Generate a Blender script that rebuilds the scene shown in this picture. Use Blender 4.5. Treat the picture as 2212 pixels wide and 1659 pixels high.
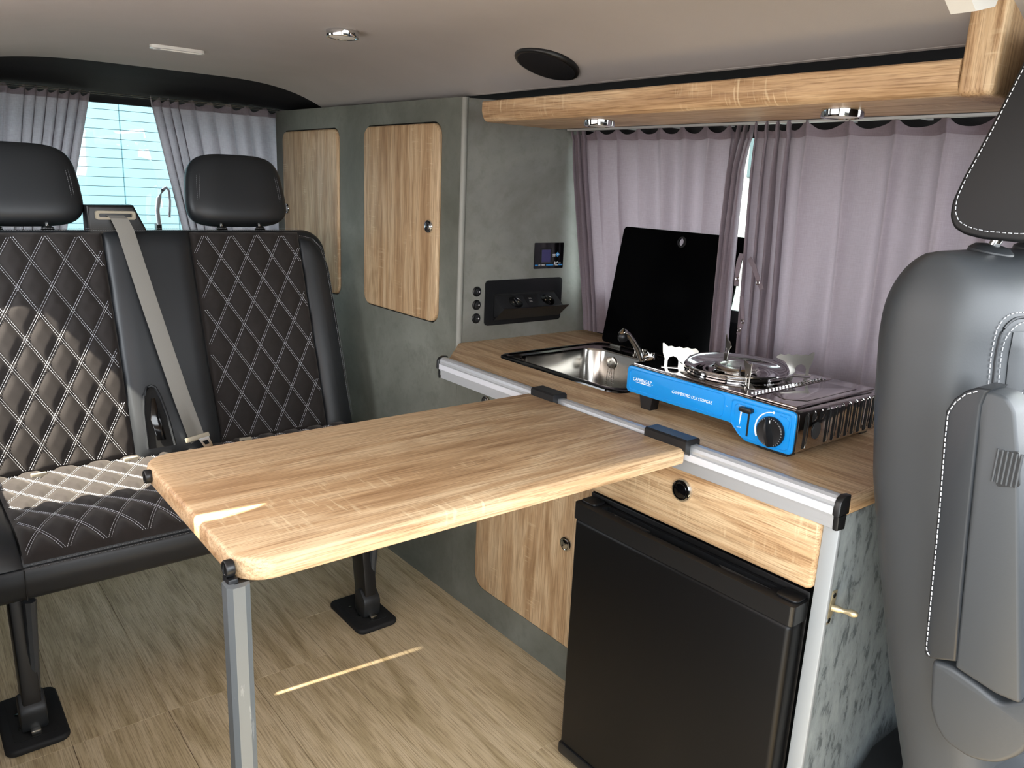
import bpy, bmesh, math, random
from mathutils import Vector, Matrix
random.seed(7)
for o in list(bpy.data.objects): bpy.data.objects.remove(o)
SC = bpy.context.scene
COL = SC.collection
V = Vector
PI = math.pi

# ------------------------------------------------------------------ camera
CAM = V((-1.08826, -0.55337, 1.23530)); YAW, PITCH, ROLL = [math.radians(a) for a in (-39.1047, -14.2381, 2.5791)]
FPX, W, H = 1687.5, 2212, 1659
_f = V((-math.sin(YAW)*math.cos(PITCH), math.cos(YAW)*math.cos(PITCH), math.sin(PITCH)))
_r = V((math.cos(YAW), math.sin(YAW), 0)); _u = _r.cross(_f)
RGT = math.cos(ROLL)*_r + math.sin(ROLL)*_u; UPV = -math.sin(ROLL)*_r + math.cos(ROLL)*_u; FWD = _f
cd = bpy.data.cameras.new('camera'); cam = bpy.data.objects.new('camera', cd); COL.objects.link(cam)
cd.sensor_width = 36; cd.lens = FPX/W*36; cd.clip_start = 0.02; cd.clip_end = 200
cam.matrix_world = Matrix(((RGT.x, UPV.x, -FWD.x, CAM.x), (RGT.y, UPV.y, -FWD.y, CAM.y), (RGT.z, UPV.z, -FWD.z, CAM.z), (0, 0, 0, 1)))
SC.camera = cam
def P(px, py, ax, val):
    """world point where the photo's pixel meets the plane ax = val"""
    d = (px-W/2)/FPX*RGT - (py-H/2)/FPX*UPV + FWD
    i = 'XYZ'.index(ax); t = (val-CAM[i])/d[i]
    return CAM + t*d

# ------------------------------------------------------------------ light
wd = bpy.data.worlds.new('sky'); SC.world = wd; wd.use_nodes = True
bg = wd.node_tree.nodes['Background']
bg.inputs[0].default_value = (0.91, 0.955, 1.0, 1); bg.inputs[1].default_value = 6.0
sd = bpy.data.lights.new('sun', 'SUN'); sd.energy = 17; sd.angle = math.radians(0.6); sd.color = (1.0, 0.91, 0.74)
sun = bpy.data.objects.new('sun', sd); COL.objects.link(sun)
SUN_DIR = V((0.50, -0.05, -0.61)).normalized()
sun.rotation_euler = SUN_DIR.to_track_quat('-Z', 'Y').to_euler(); sun.location = (-4, -3, 6)
vs = SC.view_settings
vs.view_transform = 'Standard'; vs.look = 'None'; vs.exposure = 0.65; vs.gamma = 1.0; vs.use_curve_mapping = False

# ------------------------------------------------------------------ materials
def lin(h):
    h = h.lstrip('#'); o = []
    for i in (0, 2, 4):
        c = int(h[i:i+2], 16)/255
        o.append(c/12.92 if c <= .04045 else ((c+.055)/1.055)**2.4)
    return (*o, 1)
MATS = {}
def mat(name, col='#808080', rough=.5, metal=0, spec=.5, sheen=0, coat=0):
    m = bpy.data.materials.new(name); m.use_nodes = True
    b = m.node_tree.nodes['Principled BSDF']
    b.inputs['Base Color'].default_value = lin(col); b.inputs['Roughness'].default_value = rough
    b.inputs['Metallic'].default_value = metal; b.inputs['Specular IOR Level'].default_value = spec
    b.inputs['Sheen Weight'].default_value = sheen; b.inputs['Coat Weight'].default_value = coat
    MATS[name] = m
    return m
def NN(m): return m.node_tree.nodes, m.node_tree.links
def texmap(m, scale, loc=(0, 0, 0)):
    n, l = NN(m)
    t = n.new('ShaderNodeTexCoord'); p = n.new('ShaderNodeMapping')
    p.inputs['Scale'].default_value = scale; p.inputs['Location'].default_value = loc
    l.new(t.outputs['Object'], p.inputs['Vector']); return p.outputs['Vector']
def noise(m, vec, scale, detail=4, rough=.55, dist=0):
    n, l = NN(m); t = n.new('ShaderNodeTexNoise')
    t.inputs['Scale'].default_value = scale; t.inputs['Detail'].default_value = detail
    t.inputs['Roughness'].default_value = rough; t.inputs['Distortion'].default_value = dist
    l.new(vec, t.inputs['Vector']); return t.outputs['Fac']
def ramp(m, fac, stops):
    n, l = NN(m); r = n.new('ShaderNodeValToRGB'); e = r.color_ramp.elements
    while len(e) < len(stops): e.new(.5)
    for q, (p, c) in zip(e, stops):
        q.position = p; q.color = lin(c) if isinstance(c, str) else (c, c, c, 1)
    l.new(fac, r.inputs[0]); return r.outputs[0]
def mixc(m, fac, a, b, mode='MIX'):
    n, l = NN(m); x = n.new('ShaderNodeMix'); x.data_type = 'RGBA'; x.blend_type = mode
    if isinstance(fac, (int, float)): x.inputs[0].default_value = fac
    else: l.new(fac, x.inputs[0])
    for s, v in ((6, a), (7, b)):
        if isinstance(v, str): x.inputs[s].default_value = lin(v)
        else: l.new(v, x.inputs[s])
    return x.outputs[2]
def mul(m, a, b, op='MULTIPLY'):
    n, l = NN(m); x = n.new('ShaderNodeMath'); x.operation = op
    for s, v in ((0, a), (1, b)):
        if isinstance(v, (int, float)): x.inputs[s].default_value = v
        else: l.new(v, x.inputs[s])
    return x.outputs[0]
def setcol(m, out): NN(m)[1].new(out, NN(m)[0]['Principled BSDF'].inputs['Base Color'])
def bump(m, h, strength=.2, dist=.002):
    n, l = NN(m); b = n.new('ShaderNodeBump'); b.inputs['Strength'].default_value = strength
    b.inputs['Distance'].default_value = dist; l.new(h, b.inputs['Height'])
    l.new(b.outputs[0], n['Principled BSDF'].inputs['Normal'])

def wood(name, axis, dark='#a17f5b', mid='#c2a27c', light='#d5bb97', loc=(0, 0, 0), rough=.5, fleck=.5, fibre='#8f7451', ring=.30):
    m = mat(name, rough=rough); n, l = NN(m)
    def sc(al, ac): return tuple(al if a == axis else ac for a in 'xyz')
    v = texmap(m, sc(.9, 9), loc)
    base = ramp(m, noise(m, v, 1.5, 4, .55, 1.6), [(.30, dark), (.47, mid), (.58, light), (.75, mid)])
    # growth rings: bands of a slow, stretched field
    vr = texmap(m, sc(.55, 4.5), loc); f = noise(m, vr, 1.3, 2, .5, .6)
    w = n.new('ShaderNodeMath'); w.operation = 'SINE'; l.new(mul(m, f, 130.0), w.inputs[0])
    rings = ramp(m, mul(m, mul(m, w.outputs[0], .5), .5, 'ADD'), [(.0, 0.0), (.55, .15), (.95, 1.0)])
    c = mixc(m, mul(m, rings, ring), base, dark)
    v2 = texmap(m, sc(9, 380), loc)
    fib = ramp(m, noise(m, v2, 1.0, 4, .7, .2), [(.36, fibre), (.54, '#ffffff')])
    c = mixc(m, .60, c, fib, 'MULTIPLY')
    v3 = texmap(m, sc(150, 16), loc)                       # pale medullary flecks running across the grain
    f1 = ramp(m, noise(m, v3, 1.0, 2, .5, .4), [(.58, 0.0), (.68, 1.0)])
    v4 = texmap(m, sc(3.2, 9), loc)
    f2 = ramp(m, noise(m, v4, 1.3, 3), [(.52, 0.0), (.66, 1.0)])
    c = mixc(m, mul(m, mul(m, f1, f2), fleck), c, '#e6d3ae')
    setcol(m, c); bump(m, noise(m, v2, 1.0, 3), .15, .001)
    return m
wood('oak_x', 'x'); wood('oak_y', 'y', loc=(.3, .2, 0)); wood('oak_z', 'z', loc=(.13, .4, .2))
wood('oak_shelf', 'y', loc=(.7, .1, .4))
def floorwood(name, loc):
    m = wood(name, 'y', dark='#a3906d', mid='#beaa88', light='#cab797', loc=loc, rough=.55, fleck=.05, fibre='#8d7c66', ring=.16)
    return m
for i in range(4): floorwood('floor_oak_%d' % i, (i*1.7, i*2.3, 0))

def concrete(name, a, b, c, streak=(1, 1, 1), loc=(0, 0, 0), rough=.6):
    m = mat(name, rough=rough)
    v = texmap(m, streak, loc)
    k = ramp(m, noise(m, v, 3.0, 8, .62, .35), [(.32, a), (.5, b), (.70, c)])
    v2 = texmap(m, (1, 1, 1), loc)
    k = mixc(m, mul(m, ramp(m, noise(m, v2, 28, 6, .7), [(.35, 1.0), (.5, 0.0)]), .35), k, a)
    setcol(m, k); bump(m, noise(m, v2, 90, 4), .08, .001); return m
concrete('concrete', '#57594f', '#6b6d64', '#7e8078')
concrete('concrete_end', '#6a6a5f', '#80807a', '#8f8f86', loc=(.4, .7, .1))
m = mat('slate', rough=.6)
v = texmap(m, (1, 1, 1)); n_, l_ = NN(m)
mp = n_.new('ShaderNodeMapping'); mp.inputs['Rotation'].default_value = (0, math.radians(48), 0); mp.inputs['Scale'].default_value = (2.4, 1, .9)
l_.new(v, mp.inputs['Vector'])
k = ramp(m, noise(m, mp.outputs[0], 20, 9, .72, .3), [(.40, '#596164'), (.47, '#848d90'), (.66, '#959ea0')])
setcol(m, k); bump(m, noise(m, v, 160, 3), .15, .001)
mat('edge_band', '#8d8d86', .5); mat('edge_alu', '#9da2a5', .5, metal=.2); mat('shadow_gap', '#0c0c0c', .8)

m = mat('headliner', '#a79d95', .9); v = texmap(m, (1, 1, 1))
setcol(m, mixc(m, noise(m, v, 3.5, 5), '#a29d9a', '#b3aeab')); bump(m, noise(m, v, 700, 2), .25, .001)
mat('black_felt', '#17171a', .95, spec=.2)
m = mat('vinyl', '#22252a', .42, spec=.45); v = texmap(m, (1, 1, 1)); bump(m, noise(m, v, 420, 3), .10, .0006)
setcol(m, mixc(m, noise(m, v, 4, 3), '#1d2023', '#2a2d31'))
m = mat('vinyl_grey', '#3a3d40', .45, spec=.5); v = texmap(m, (1, 1, 1)); bump(m, noise(m, v, 420, 3), .12, .0006)
m = mat('suede', '#27211f', .85, spec=.25, sheen=.35); v = texmap(m, (1, 1, 1))
setcol(m, mixc(m, noise(m, v, 14, 6, .7), '#1e1b1b', '#34302f'))
MATS['suede'].node_tree.nodes['Principled BSDF'].inputs['Sheen Tint'].default_value = lin('#b5aea8')
mat('vinyl_black', '#141517', .5, spec=.4); mat('thread', '#c9ccd2', .6); mat('thread_grey', '#8f9297', .6)
mat('plastic_black', '#131416', .38); mat('plastic_dark', '#1d1f21', .5); mat('gloss_black', '#08080a', .08, spec=.6)
mat('rubber', '#0d0d0e', .75)
mat('fridge_black', '#0a0a0b', .42, spec=.27)
m = mat('alu', '#c3c6ca', .42, metal=.55); v = texmap(m, (60, 1, 60)); bump(m, noise(m, v, 3, 3), .04, .001)
mat('alu_pale', '#d9dce4', .45, metal=.25)
m = mat('leg_grey', '#8e9396', .42, metal=.35); v = texmap(m, (14, 14, 3))
setcol(m, mixc(m, ramp(m, noise(m, v, 2.5, 6, .7), [(.62, 0.0), (.7, 1.0)]), '#6d7377', '#9a9fa2'))
mat('chrome', '#d8dadb', .08, metal=1); mat('steel', '#b9b6b0', .17, metal=1); mat('tin', '#d9d5cd', .3, metal=1)
mat('dark_steel', '#c0bbb9', .10, metal=1); mat('lid_black', '#040405', .10, spec=.03)
mat('brass', '#b9ad8e', .35, metal=.6)
mat('stove_blue', '#068ad8', .32, spec=.5, coat=.2); mat('print_white', '#f2f4f5', .5); mat('print_blue', '#2f86c9', .5)
mat('screen', '#3a3865', .15); mat('white_plastic', '#dcdcd8', .4); mat('rail_white', '#b9bab8', .45)
mat('cyan_edge', '#18b4dc', .5); mat('grey_belt', '#8d8b86', .7, spec=.3)
m = MATS['grey_belt']; v = texmap(m, (300, 300, 60)); bump(m, noise(m, v, 2, 2), .2, .001)
mat('guide_beige', '#a89f8c', .45)
mat('lens', '#efeee8', .2)
def fabric(name, a, b, trans):
    m = mat(name, a, .8, spec=.15, sheen=.15); n, l = NN(m)
    v = texmap(m, (1, 1, 1)); vw = texmap(m, (60, 60, 600)); vw2 = texmap(m, (600, 600, 60))
    weave = mul(m, mul(m, noise(m, vw, 1, 3), noise(m, vw2, 1, 3), 'ADD'), .5)
    c = mixc(m, ramp(m, weave, [(.30, 0.0), (.70, 1.0)]), a, b)
    setcol(m, c)
    t = n.new('ShaderNodeBsdfTranslucent'); l.new(c, t.inputs[0])
    x = n.new('ShaderNodeMixShader'); x.inputs[0].default_value = trans
    l.new(n['Principled BSDF'].outputs[0], x.inputs[1]); l.new(t.outputs[0], x.inputs[2])
    l.new(x.outputs[0], n['Material Output'].inputs[0])
fabric('curtain_mauve', '#887b83', '#958890', .32)
fabric('curtain_rear', '#948a90', '#aca2a8', .38)
fabric('curtain_glow', '#cfc6c8', '#d8d0d2', .6)  # for the unseen curtains: paler, more translucent, to glow from the left
m = mat('glass', '#dff0ee', .02, spec=.5); n, l = NN(m)
g = n.new('ShaderNodeBsdfTransparent'); g.inputs[0].default_value = (.93, .98, .97, 1)
gl = n.new('ShaderNodeBsdfGlossy'); gl.inputs['Roughness'].default_value = .02
x = n.new('ShaderNodeMixShader'); x.inputs[0].default_value = .06
l.new(g.outputs[0], x.inputs[1]); l.new(gl.outputs[0], x.inputs[2]); l.new(x.outputs[0], n['Material Output'].inputs[0])
mat('cladding', '#688890', .45); mat('asphalt', '#6f6f6d', .9); mat('white_wall', '#8c9490', .7); mat('dark_window', '#27383a', .2)
mat('body_paint', '#c9ccce', .4)

# ------------------------------------------------------------------ mesh helpers
def tag(o, label=None, cat=None, group=None, kind=None):
    if label: o['label'] = label
    if cat: o['category'] = cat
    if group: o['group'] = group
    if kind: o['kind'] = kind
    return o
def thing(name, label, cat, loc, group=None):
    o = bpy.data.objects.new(name, None); COL.objects.link(o); o.location = loc; o.empty_display_size = .05
    return tag(o, label, cat, group)
def obj(name, bm, m, parent=None, smooth=True, angle=40):
    me = bpy.data.meshes.new(name)
    bmesh.ops.recalc_face_normals(bm, faces=bm.faces)
    bm.to_mesh(me); bm.free()
    me.materials.append(MATS[m])
    if smooth:
        for p in me.polygons: p.use_smooth = True
        me.set_sharp_from_angle(angle=math.radians(angle))
    o = bpy.data.objects.new(name, me); COL.objects.link(o)
    if parent is not None:
        o.parent = parent
        q = parent; T = Matrix()
        while q is not None:
            T = Matrix.Translation(q.location) @ T if q.type == 'EMPTY' else T
            q = q.parent
        o.matrix_parent_inverse = T.inverted() if parent.type == 'EMPTY' else Matrix()
    return o
def B(): return bmesh.new()
def box(bm, a, b, bev=0, seg=2):
    a, b = V(a), V(b); lo = V(map(min, a, b)); hi = V(map(max, a, b))
    r = bmesh.ops.create_cube(bm, size=1)
    for v in r['verts']: v.co = V([lo[i]+(v.co[i]+.5)*(hi[i]-lo[i]) for i in range(3)])
    if bev > 0:
        es = list({e for v in r['verts'] for e in v.link_edges})
        bmesh.ops.bevel(bm, geom=es, offset=bev, segments=seg, profile=.5, affect='EDGES', clamp_overlap=True)
    return bm
def frame_of(d):
    d = d.normalized(); a = V((0, 0, 1)) if abs(d.z) < .9 else V((1, 0, 0))
    s = d.cross(a).normalized(); return s, s.cross(d).normalized()
def tube(bm, pts, r, seg=8, caps=True, up=None):
    pts = [V(p) for p in pts]; rings = []
    for i, p in enumerate(pts):
        d = (pts[min(i+1, len(pts)-1)] - pts[max(i-1, 0)])
        s, t = frame_of(d)
        rr = r[i] if isinstance(r, (list, tuple)) else r
        rings.append([bm.verts.new(p + rr*(math.cos(2*PI*k/seg)*s + math.sin(2*PI*k/seg)*t)) for k in range(seg)])
    for a, b in zip(rings, rings[1:]):
        for k in range(seg): bm.faces.new((a[k], a[(k+1) % seg], b[(k+1) % seg], b[k]))
    if caps: bm.faces.new(rings[0][::-1]); bm.faces.new(rings[-1])
    return bm
def lathe(bm, prof, c, axis=(0, 0, 1), seg=32):
    """prof: list of (radius, height) along axis from centre c"""
    c = V(c); ax = V(axis).normalized(); s, t = frame_of(ax); rings = []
    for r, h in prof:
        if r < 1e-6: rings.append([bm.verts.new(c+ax*h)])
        else: rings.append([bm.verts.new(c+ax*h+r*(math.cos(2*PI*k/seg)*s+math.sin(2*PI*k/seg)*t)) for k in range(seg)])
    for a, b in zip(rings, rings[1:]):
        for k in range(seg):
            k2 = (k+1) % seg
            if len(a) == 1 and len(b) == 1: continue
            if len(a) == 1: bm.faces.new((a[0], b[k], b[k2]))
            elif len(b) == 1: bm.faces.new((a[k], a[k2], b[0]))
            else: bm.faces.new((a[k], a[k2], b[k2], b[k]))
    return bm
def prism(bm, pts, d, bev=0, seg=2):
    """polygon of world points extruded by vector d"""
    d = V(d); a = [bm.verts.new(V(p)) for p in pts]; b = [bm.verts.new(V(p)+d) for p in pts]
    n = len(a); fs = [bm.faces.new(a), bm.faces.new(b[::-1])]
    for k in range(n): fs.append(bm.faces.new((a[k], b[k], b[(k+1) % n], a[(k+1) % n])))
    bmesh.ops.recalc_face_normals(bm, faces=fs)
    if bev > 0:
        es = set(fs[0].edges) | set(fs[1].edges)
        bmesh.ops.bevel(bm, geom=list(es), offset=bev, segments=seg, profile=.5, affect='EDGES', clamp_overlap=True)
    return bm
def rrect(u0, u1, v0, v1, r, seg=6):
    """rounded rectangle outline in 2D"""
    o = []
    for cx, cy, a0 in ((u1-r, v1-r, 0), (u0+r, v1-r, 90), (u0+r, v0+r, 180), (u1-r, v0+r, 270)):
        for k in range(seg+1):
            a = math.radians(a0+90*k/seg); o.append((cx+r*math.cos(a), cy+r*math.sin(a)))
    return o
def on(ax, val, uv):
    u, v = uv
    return V((val, u, v)) if ax == 'X' else V((u, val, v)) if ax == 'Y' else V((u, v, val))
def holed(bm, ax, v0, v1, outer, holes):
    """slab between planes ax=v0 and ax=v1 with outline and holes (2D)"""
    loops = []; es = []
    for lp in [outer]+holes:
        vs_ = [bm.verts.new(on(ax, v0, p)) for p in lp]
        for k in range(len(vs_)): es.append(bm.edges.new((vs_[k], vs_[(k+1) % len(vs_)])))
        loops.append(vs_)
    r = bmesh.ops.triangle_fill(bm, edges=es, use_beauty=True)
    fs = [f for f in r['geom'] if isinstance(f, bmesh.types.BMFace)]
    mp_ = {}
    for lp, src in zip([outer]+holes, loops):
        for p, v in zip(lp, src): mp_[v] = bm.verts.new(on(ax, v1, p))
    for f in fs: bm.faces.new([mp_[v] for v in f.verts][::-1])
    for lp in loops:
        for k in range(len(lp)):
            a, b = lp[k], lp[(k+1) % len(lp)]; bm.faces.new((a, b, mp_[b], mp_[a]))
    return bm
def grid(bm, fn, nu, nv, cu=False, cap=False):
    rows = []
    for j in range(nv+1):
        rows.append([bm.verts.new(fn(i/nu, j/nv)) for i in range(nu if cu else nu+1)])
    for a, b in zip(rows, rows[1:]):
        for i in range(nu):
            i2 = (i+1) % nu if cu else i+1
            bm.faces.new((a[i], a[i2], b[i2], b[i]))
    if cap: bm.faces.new(rows[0][::-1]); bm.faces.new(rows[-1])
    return bm
def stitch(bm, path, nrm, ln=.0042, gap=.0018, w=.0009, lift=.0006):
    """dashes of thread laid along a polyline; nrm: function point->normal or a vector"""
    path = [V(p) for p in path]; acc = 0; on_ = True; start = path[0]
    L = [0]
    for a, b in zip(path, path[1:]): L.append(L[-1]+(b-a).length)
    def at(s):
        for k in range(len(path)-1):
            if s <= L[k+1]+1e-9:
                f = (s-L[k])/max(L[k+1]-L[k], 1e-9); return path[k].lerp(path[k+1], f)
        return path[-1]
    s = 0
    while s+ln < L[-1]:
        a, b = at(s), at(s+ln); n = nrm((a+b)/2) if callable(nrm) else V(nrm)
        d = (b-a); 
        if d.length > 1e-6:
            d.normalize(); t = d.cross(n).normalized()*w; up = n*lift
            q = [a+t*.6, a-t*.6, b-t*.6, b+t*.6]; mid = (a+b)/2+up*2
            vs_ = [bm.verts.new(p+up*.3) for p in q]; m1 = bm.verts.new(a.lerp(b, .25)+up*2.2); m2 = bm.verts.new(a.lerp(b, .75)+up*2.2)
            bm.faces.new((vs_[0], vs_[1], m1)); bm.faces.new((vs_[1], vs_[2], m2, m1)); bm.faces.new((vs_[2], vs_[3], m2)); bm.faces.new((vs_[3], vs_[0], m1, m2))
        s += ln+gap
    return bm
def text(name, s, size, org, ex, ey, m, parent, shear=0, depth=.0004, sx=1.0):
    cu = bpy.data.curves.new(name, 'FONT'); cu.body = s; cu.size = size; cu.shear = shear; cu.extrude = depth/2; cu.resolution_u = 3
    t = bpy.data.objects.new(name, cu); COL.objects.link(t)
    dg = bpy.context.evaluated_depsgraph_get(); me = bpy.data.meshes.new_from_object(t.evaluated_get(dg))
    bpy.data.objects.remove(t); ex, ey = V(ex), V(ey); ez = ex.cross(ey)
    for v in me.vertices: v.co = V(org)+ex*v.co.x*sx+ey*v.co.y+ez*v.co.z
    bm = B(); bm.from_mesh(me); bpy.data.meshes.remove(me); bpy.data.curves.remove(cu)
    return obj(name, bm, m, parent, smooth=False)
def struct(name, bm, m, label, smooth=True):
    return tag(obj(name, bm, m, None, smooth), label, None, None, 'structure')

# ------------------------------------------------------------------ the van's shell
XF, YT, ZC = 0.162, 1.238, 0.795          # cabinet face plane, end face of the tall cabinet, worktop height
def ceil_z(x, y=1.0):
    d = abs(x+.2)/.4 if x > -.2 else max(0, abs(x+.2)-.25)/.5
    return 1.537 - .070*d**3
fl = struct('floor', box(B(), (-1.16, -1.3, -.03), (.80, 2.70, -.004)), 'shadow_gap', 'pale oak plank floor of the van')
fl['category'] = 'floor'
ROWS = {}
xs = [-1.16, -.889, -.688, -.487, -.286, -.085, .116, .317, .518, .76]
k = 0
for i, (a, b) in enumerate(zip(xs, xs[1:])):
    cuts = [-1.3, -.05, 1.167, 2.384, 2.70] if i < 4 else ([-1.3, .56, 1.78, 2.70] if i % 2 else [-1.3, .15, 1.167+.2, 2.58, 2.70])
    for j, (c, d) in enumerate(zip(cuts, cuts[1:])):
        bm = box(B(), (a+.0003, c+.0003, -.006), (b-.0003, d-.0003, 0), .0005, 1)
        obj('plank', bm, 'floor_oak_%d' % ((i*2+j*3+k) % 4), fl)
# ceiling panel (fabric covered), ends in a lip above the shelf
bm = B()
X0, X1, Y0, Y1 = -1.13, .205, -.62, 2.15
grid(bm, lambda u, v: V((X0+(X1-X0)*u, Y0+(Y1-Y0)*v, ceil_z(X0+(X1-X0)*u))), 48, 24)
r = bmesh.ops.extrude_face_region(bm, geom=bm.faces[:])
for v in [q for q in r['geom'] if isinstance(q, bmesh.types.BMVert)]: v.co.z += .018
ce = struct('ceiling', bm, 'headliner', 'taupe fabric covered arched ceiling panel'); ce['category'] = 'ceiling'
bm = tube(B(), [(X1, y, ceil_z(X1)+.006) for y in (-.62, 0, 1.1, 2.15)], .0065, 8)
tag(obj('trim_lip', bm, 'headliner', ce), 'rolled edge of the ceiling panel')
# outer roof
def roof(u, v):
    x = -1.20+1.96*u; return V((x, -.66+3.46*v, 1.66 - .24*abs((x+.20)/.96)**3.2 - .10*max(0, (v-.85)/.15)**2))
bm = grid(B(), roof, 30, 12)
r = bmesh.ops.extrude_face_region(bm, geom=bm.faces[:])
for v in [q for q in r['geom'] if isinstance(q, bmesh.types.BMVert)]: v.co.z += .02
struct('ceiling_roof', bm, 'black_felt', 'dark inner side of the steel van roof')['category'] = 'roof'
# black header over the rear window, curving from the ceiling down to the curtain track
hp = [(2.14, .012), (2.22, .010), (2.34, .0), (2.45, -.014), (2.54, -.034), (2.60, -.050), (2.625, -.060), (2.64, -.075)]
def header(u, v):
    x = -1.13+1.71*u; s = v*(len(hp)-1); i = min(int(s), len(hp)-2); f = s-i
    y = hp[i][0]*(1-f)+hp[i+1][0]*f; dz = hp[i][1]*(1-f)+hp[i+1][1]*f
    w = min(1, v*1.4); z = ceil_z(min(x, .42))*(1-w)+1.537*w
    return V((x, y, min(z, 1.55)+dz))
bm = grid(B(), header, 40, 21)
r = bmesh.ops.extrude_face_region(bm, geom=bm.faces[:])
for v in [q for q in r['geom'] if isinstance(q, bmesh.types.BMVert)]: v.co.z += .012
struct('trim_1', bm, 'black_felt', 'black curved trim over the rear window')['category'] = 'trim'
# side wall behind the kitchen, leaning inwards with height
def lean(bm, z0=.8, k=-.10):
    for v in bm.verts: v.co.x += (v.co.z-z0)*k
    return bm
wy0, wy1, wz0, wz1 = .02, 1.20, .93, 1.385
bm = holed(B(), 'X', .665, .705, [(-1.3, 0), (2.70, 0), (2.70, 1.46), (-1.3, 1.46)], [rrect(wy0, wy1, wz0, wz1, .05), rrect(-1.2, -.16, .84, 1.385, .06)])
struct('wall_right', lean(bm), 'black_felt', 'dark side wall with the window behind the kitchen')['category'] = 'wall'
bm = holed(B(), 'X', .664, .676, rrect(wy0-.02, wy1+.02, wz0-.02, wz1+.02, .06), [rrect(wy0+.012, wy1-.012, wz0+.012, wz1-.012, .04)])
w2 = struct('window_2', lean(bm), 'rubber', 'side window behind the two mauve curtains'); w2['category'] = 'window'
obj('pane', lean(prism(B(), [on('X', .684, p) for p in rrect(wy0, wy1, wz0, wz1, .05)], (.004, 0, 0))), 'glass', w2)
# rear wall with the tailgate window
rx0, rx1, rz0, rz1 = -1.0, .30, .86, 1.462
bm = holed(B(), 'Y', 2.66, 2.70, [(-1.16, 0), (.74, 0), (.74, 1.55), (-1.16, 1.55)], [rrect(rx0+.03, rx1, rz0, rz1, .05)])
struct('wall_rear', bm, 'black_felt', 'dark inner side of the tailgate')['category'] = 'wall'
bm = holed(B(), 'Y', 2.645, 2.662, rrect(rx0, rx1+.02, rz0-.02, rz1+.022, .06), [rrect(rx0+.04, rx1-.012, rz0+.012, rz1-.006, .04)])
w1 = struct('window_1', bm, 'rubber', 'rear window with fine heating wires between the curtains'); w1['category'] = 'window'
obj('pane', prism(B(), [on('Y', 2.676, p) for p in rrect(rx0+.03, rx1, rz0, rz1, .05)], (0, .004, 0)), 'glass', w1)
for i in range(17):
    z = 1.436-.0335*i
    obj('heating_wire', tube(B(), [(rx0+.06, 2.673, z), (rx1-.03, 2.673, z)], .0009, 5), 'plastic_dark', w1)
# sliding door side: leans inwards, one window in the sliding door and one beside the bench
def leanl(bm):
    for v in bm.verts: v.co.x += max(0, v.co.z-.8)*.08
    return bm
bm = holed(B(), 'X', -1.18, -1.155, [(-.15, 0), (2.70, 0), (2.70, 1.50), (-.15, 1.50)], [rrect(.0, 1.160, .84, 1.40, .02), rrect(1.47, 1.86, .74, 1.40, .03)])
struct('wall_left', leanl(bm), 'black_felt', 'sliding door side wall with two windows')['category'] = 'wall'
bm = prism(B(), [(-1.18, -1.34, 0), (-1.18, -1.34, .98), (-1.18, -1.15, 1.0), (-1.18, -1.0, .93), (-1.18, -1.02, .55), (-1.18, -1.12, 0)], (1.90, 0, 0), .02)  # out of view, added to block low light on upright faces
struct('dash_light_block', bm, 'plastic_dark', 'unseen dashboard added to cut low light from the front')['category'] = 'dashboard'

# ------------------------------------------------------------------ outside
struct('ground', box(B(), (-30, -30, -.6), (30, 40, -.5)), 'asphalt', 'pale asphalt yard outside the van')['category'] = 'ground'
bl = thing('clad_building', 'pale blue sheet clad building seen through the rear window', 'building', (0.6, 7.0, -.5))
x = -4.0; i = 0
while x < 5:
    w_ = [.52, .13, .60, .44][i % 4]
    obj('panel', box(B(), (x+.001, 7.0-(.03 if i % 4 == 1 else 0), -.5), (x+w_-.001, 7.15, 4.6), .006, 1), 'cladding', bl)
    x += w_; i += 1
obj('backing', box(B(), (-4, 7.1, -.5), (5, 7.2, 4.6)), 'white_wall', bl)
nb = thing('white_building', 'white building glimpsed through the gap between the side curtains', 'building', (9.2, 4.0, -.5))
bw = obj('wall', box(B(), (9, -3, -.5), (9.3, 16, 4.2)), 'white_wall', nb)
for k in range(9):
    obj('window', box(B(), (8.97, -2+k*1.9, 1.5), (9.02, -1.0+k*1.9, 2.5), .01, 1), 'dark_window', bw)

# ------------------------------------------------------------------ tall cabinet
DZ0, DZ1 = .836, 1.395
tc = thing('tall_cabinet', 'tall grey concrete-look cabinet with two oak doors behind the bench', 'cabinet', (.4, 1.9, 0))
d2 = rrect(1.343, 1.780, DZ0, DZ1, .035); d1 = rrect(1.965, 2.425, DZ0, DZ1, .035)
def grow(r, g): return rrect(min(p[0] for p in r)-g, max(p[0] for p in r)+g, min(p[1] for p in r)-g, max(p[1] for p in r)+g, .035+g)
ztop = lambda y: 1.457+(y-YT)*.012
bm = holed(B(), 'X', XF, XF+.016, [(YT, 0), (2.50, 0), (2.50, ztop(2.5)), (YT, ztop(YT))], [grow(d2, .004), grow(d1, .004)])
obj('front_panel', bm, 'concrete', tc, smooth=False)
obj('inner_frame', holed(B(), 'X', XF+.0165, XF+.022, [(YT+.02, .02), (2.49, .02), (2.49, 1.44), (YT+.02, 1.44)], [grow(d2, -.05)]), 'shadow_gap', tc)
bm = prism(B(), [(XF+.016, YT, ZC-.04), (.660, YT, ZC-.04), (.668, YT, ZC), (.600, YT, 1.44), (.35, YT, 1.462), (XF+.016, YT, 1.455)], (0, .016, 0))
obj('end_panel', bm, 'concrete_end', tc, smooth=False)
obj('back_side', box(B(), (XF+.016, 2.484, 0), (.60, 2.50, 1.44)), 'concrete', tc)
bm = prism(B(), [(XF+.016, YT+.01, ZC+.66), (.60, YT+.01, ZC+.645), (.60, 2.49, ZC+.645), (XF+.016, 2.49, ZC+.672)], (0, 0, -.012))
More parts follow.
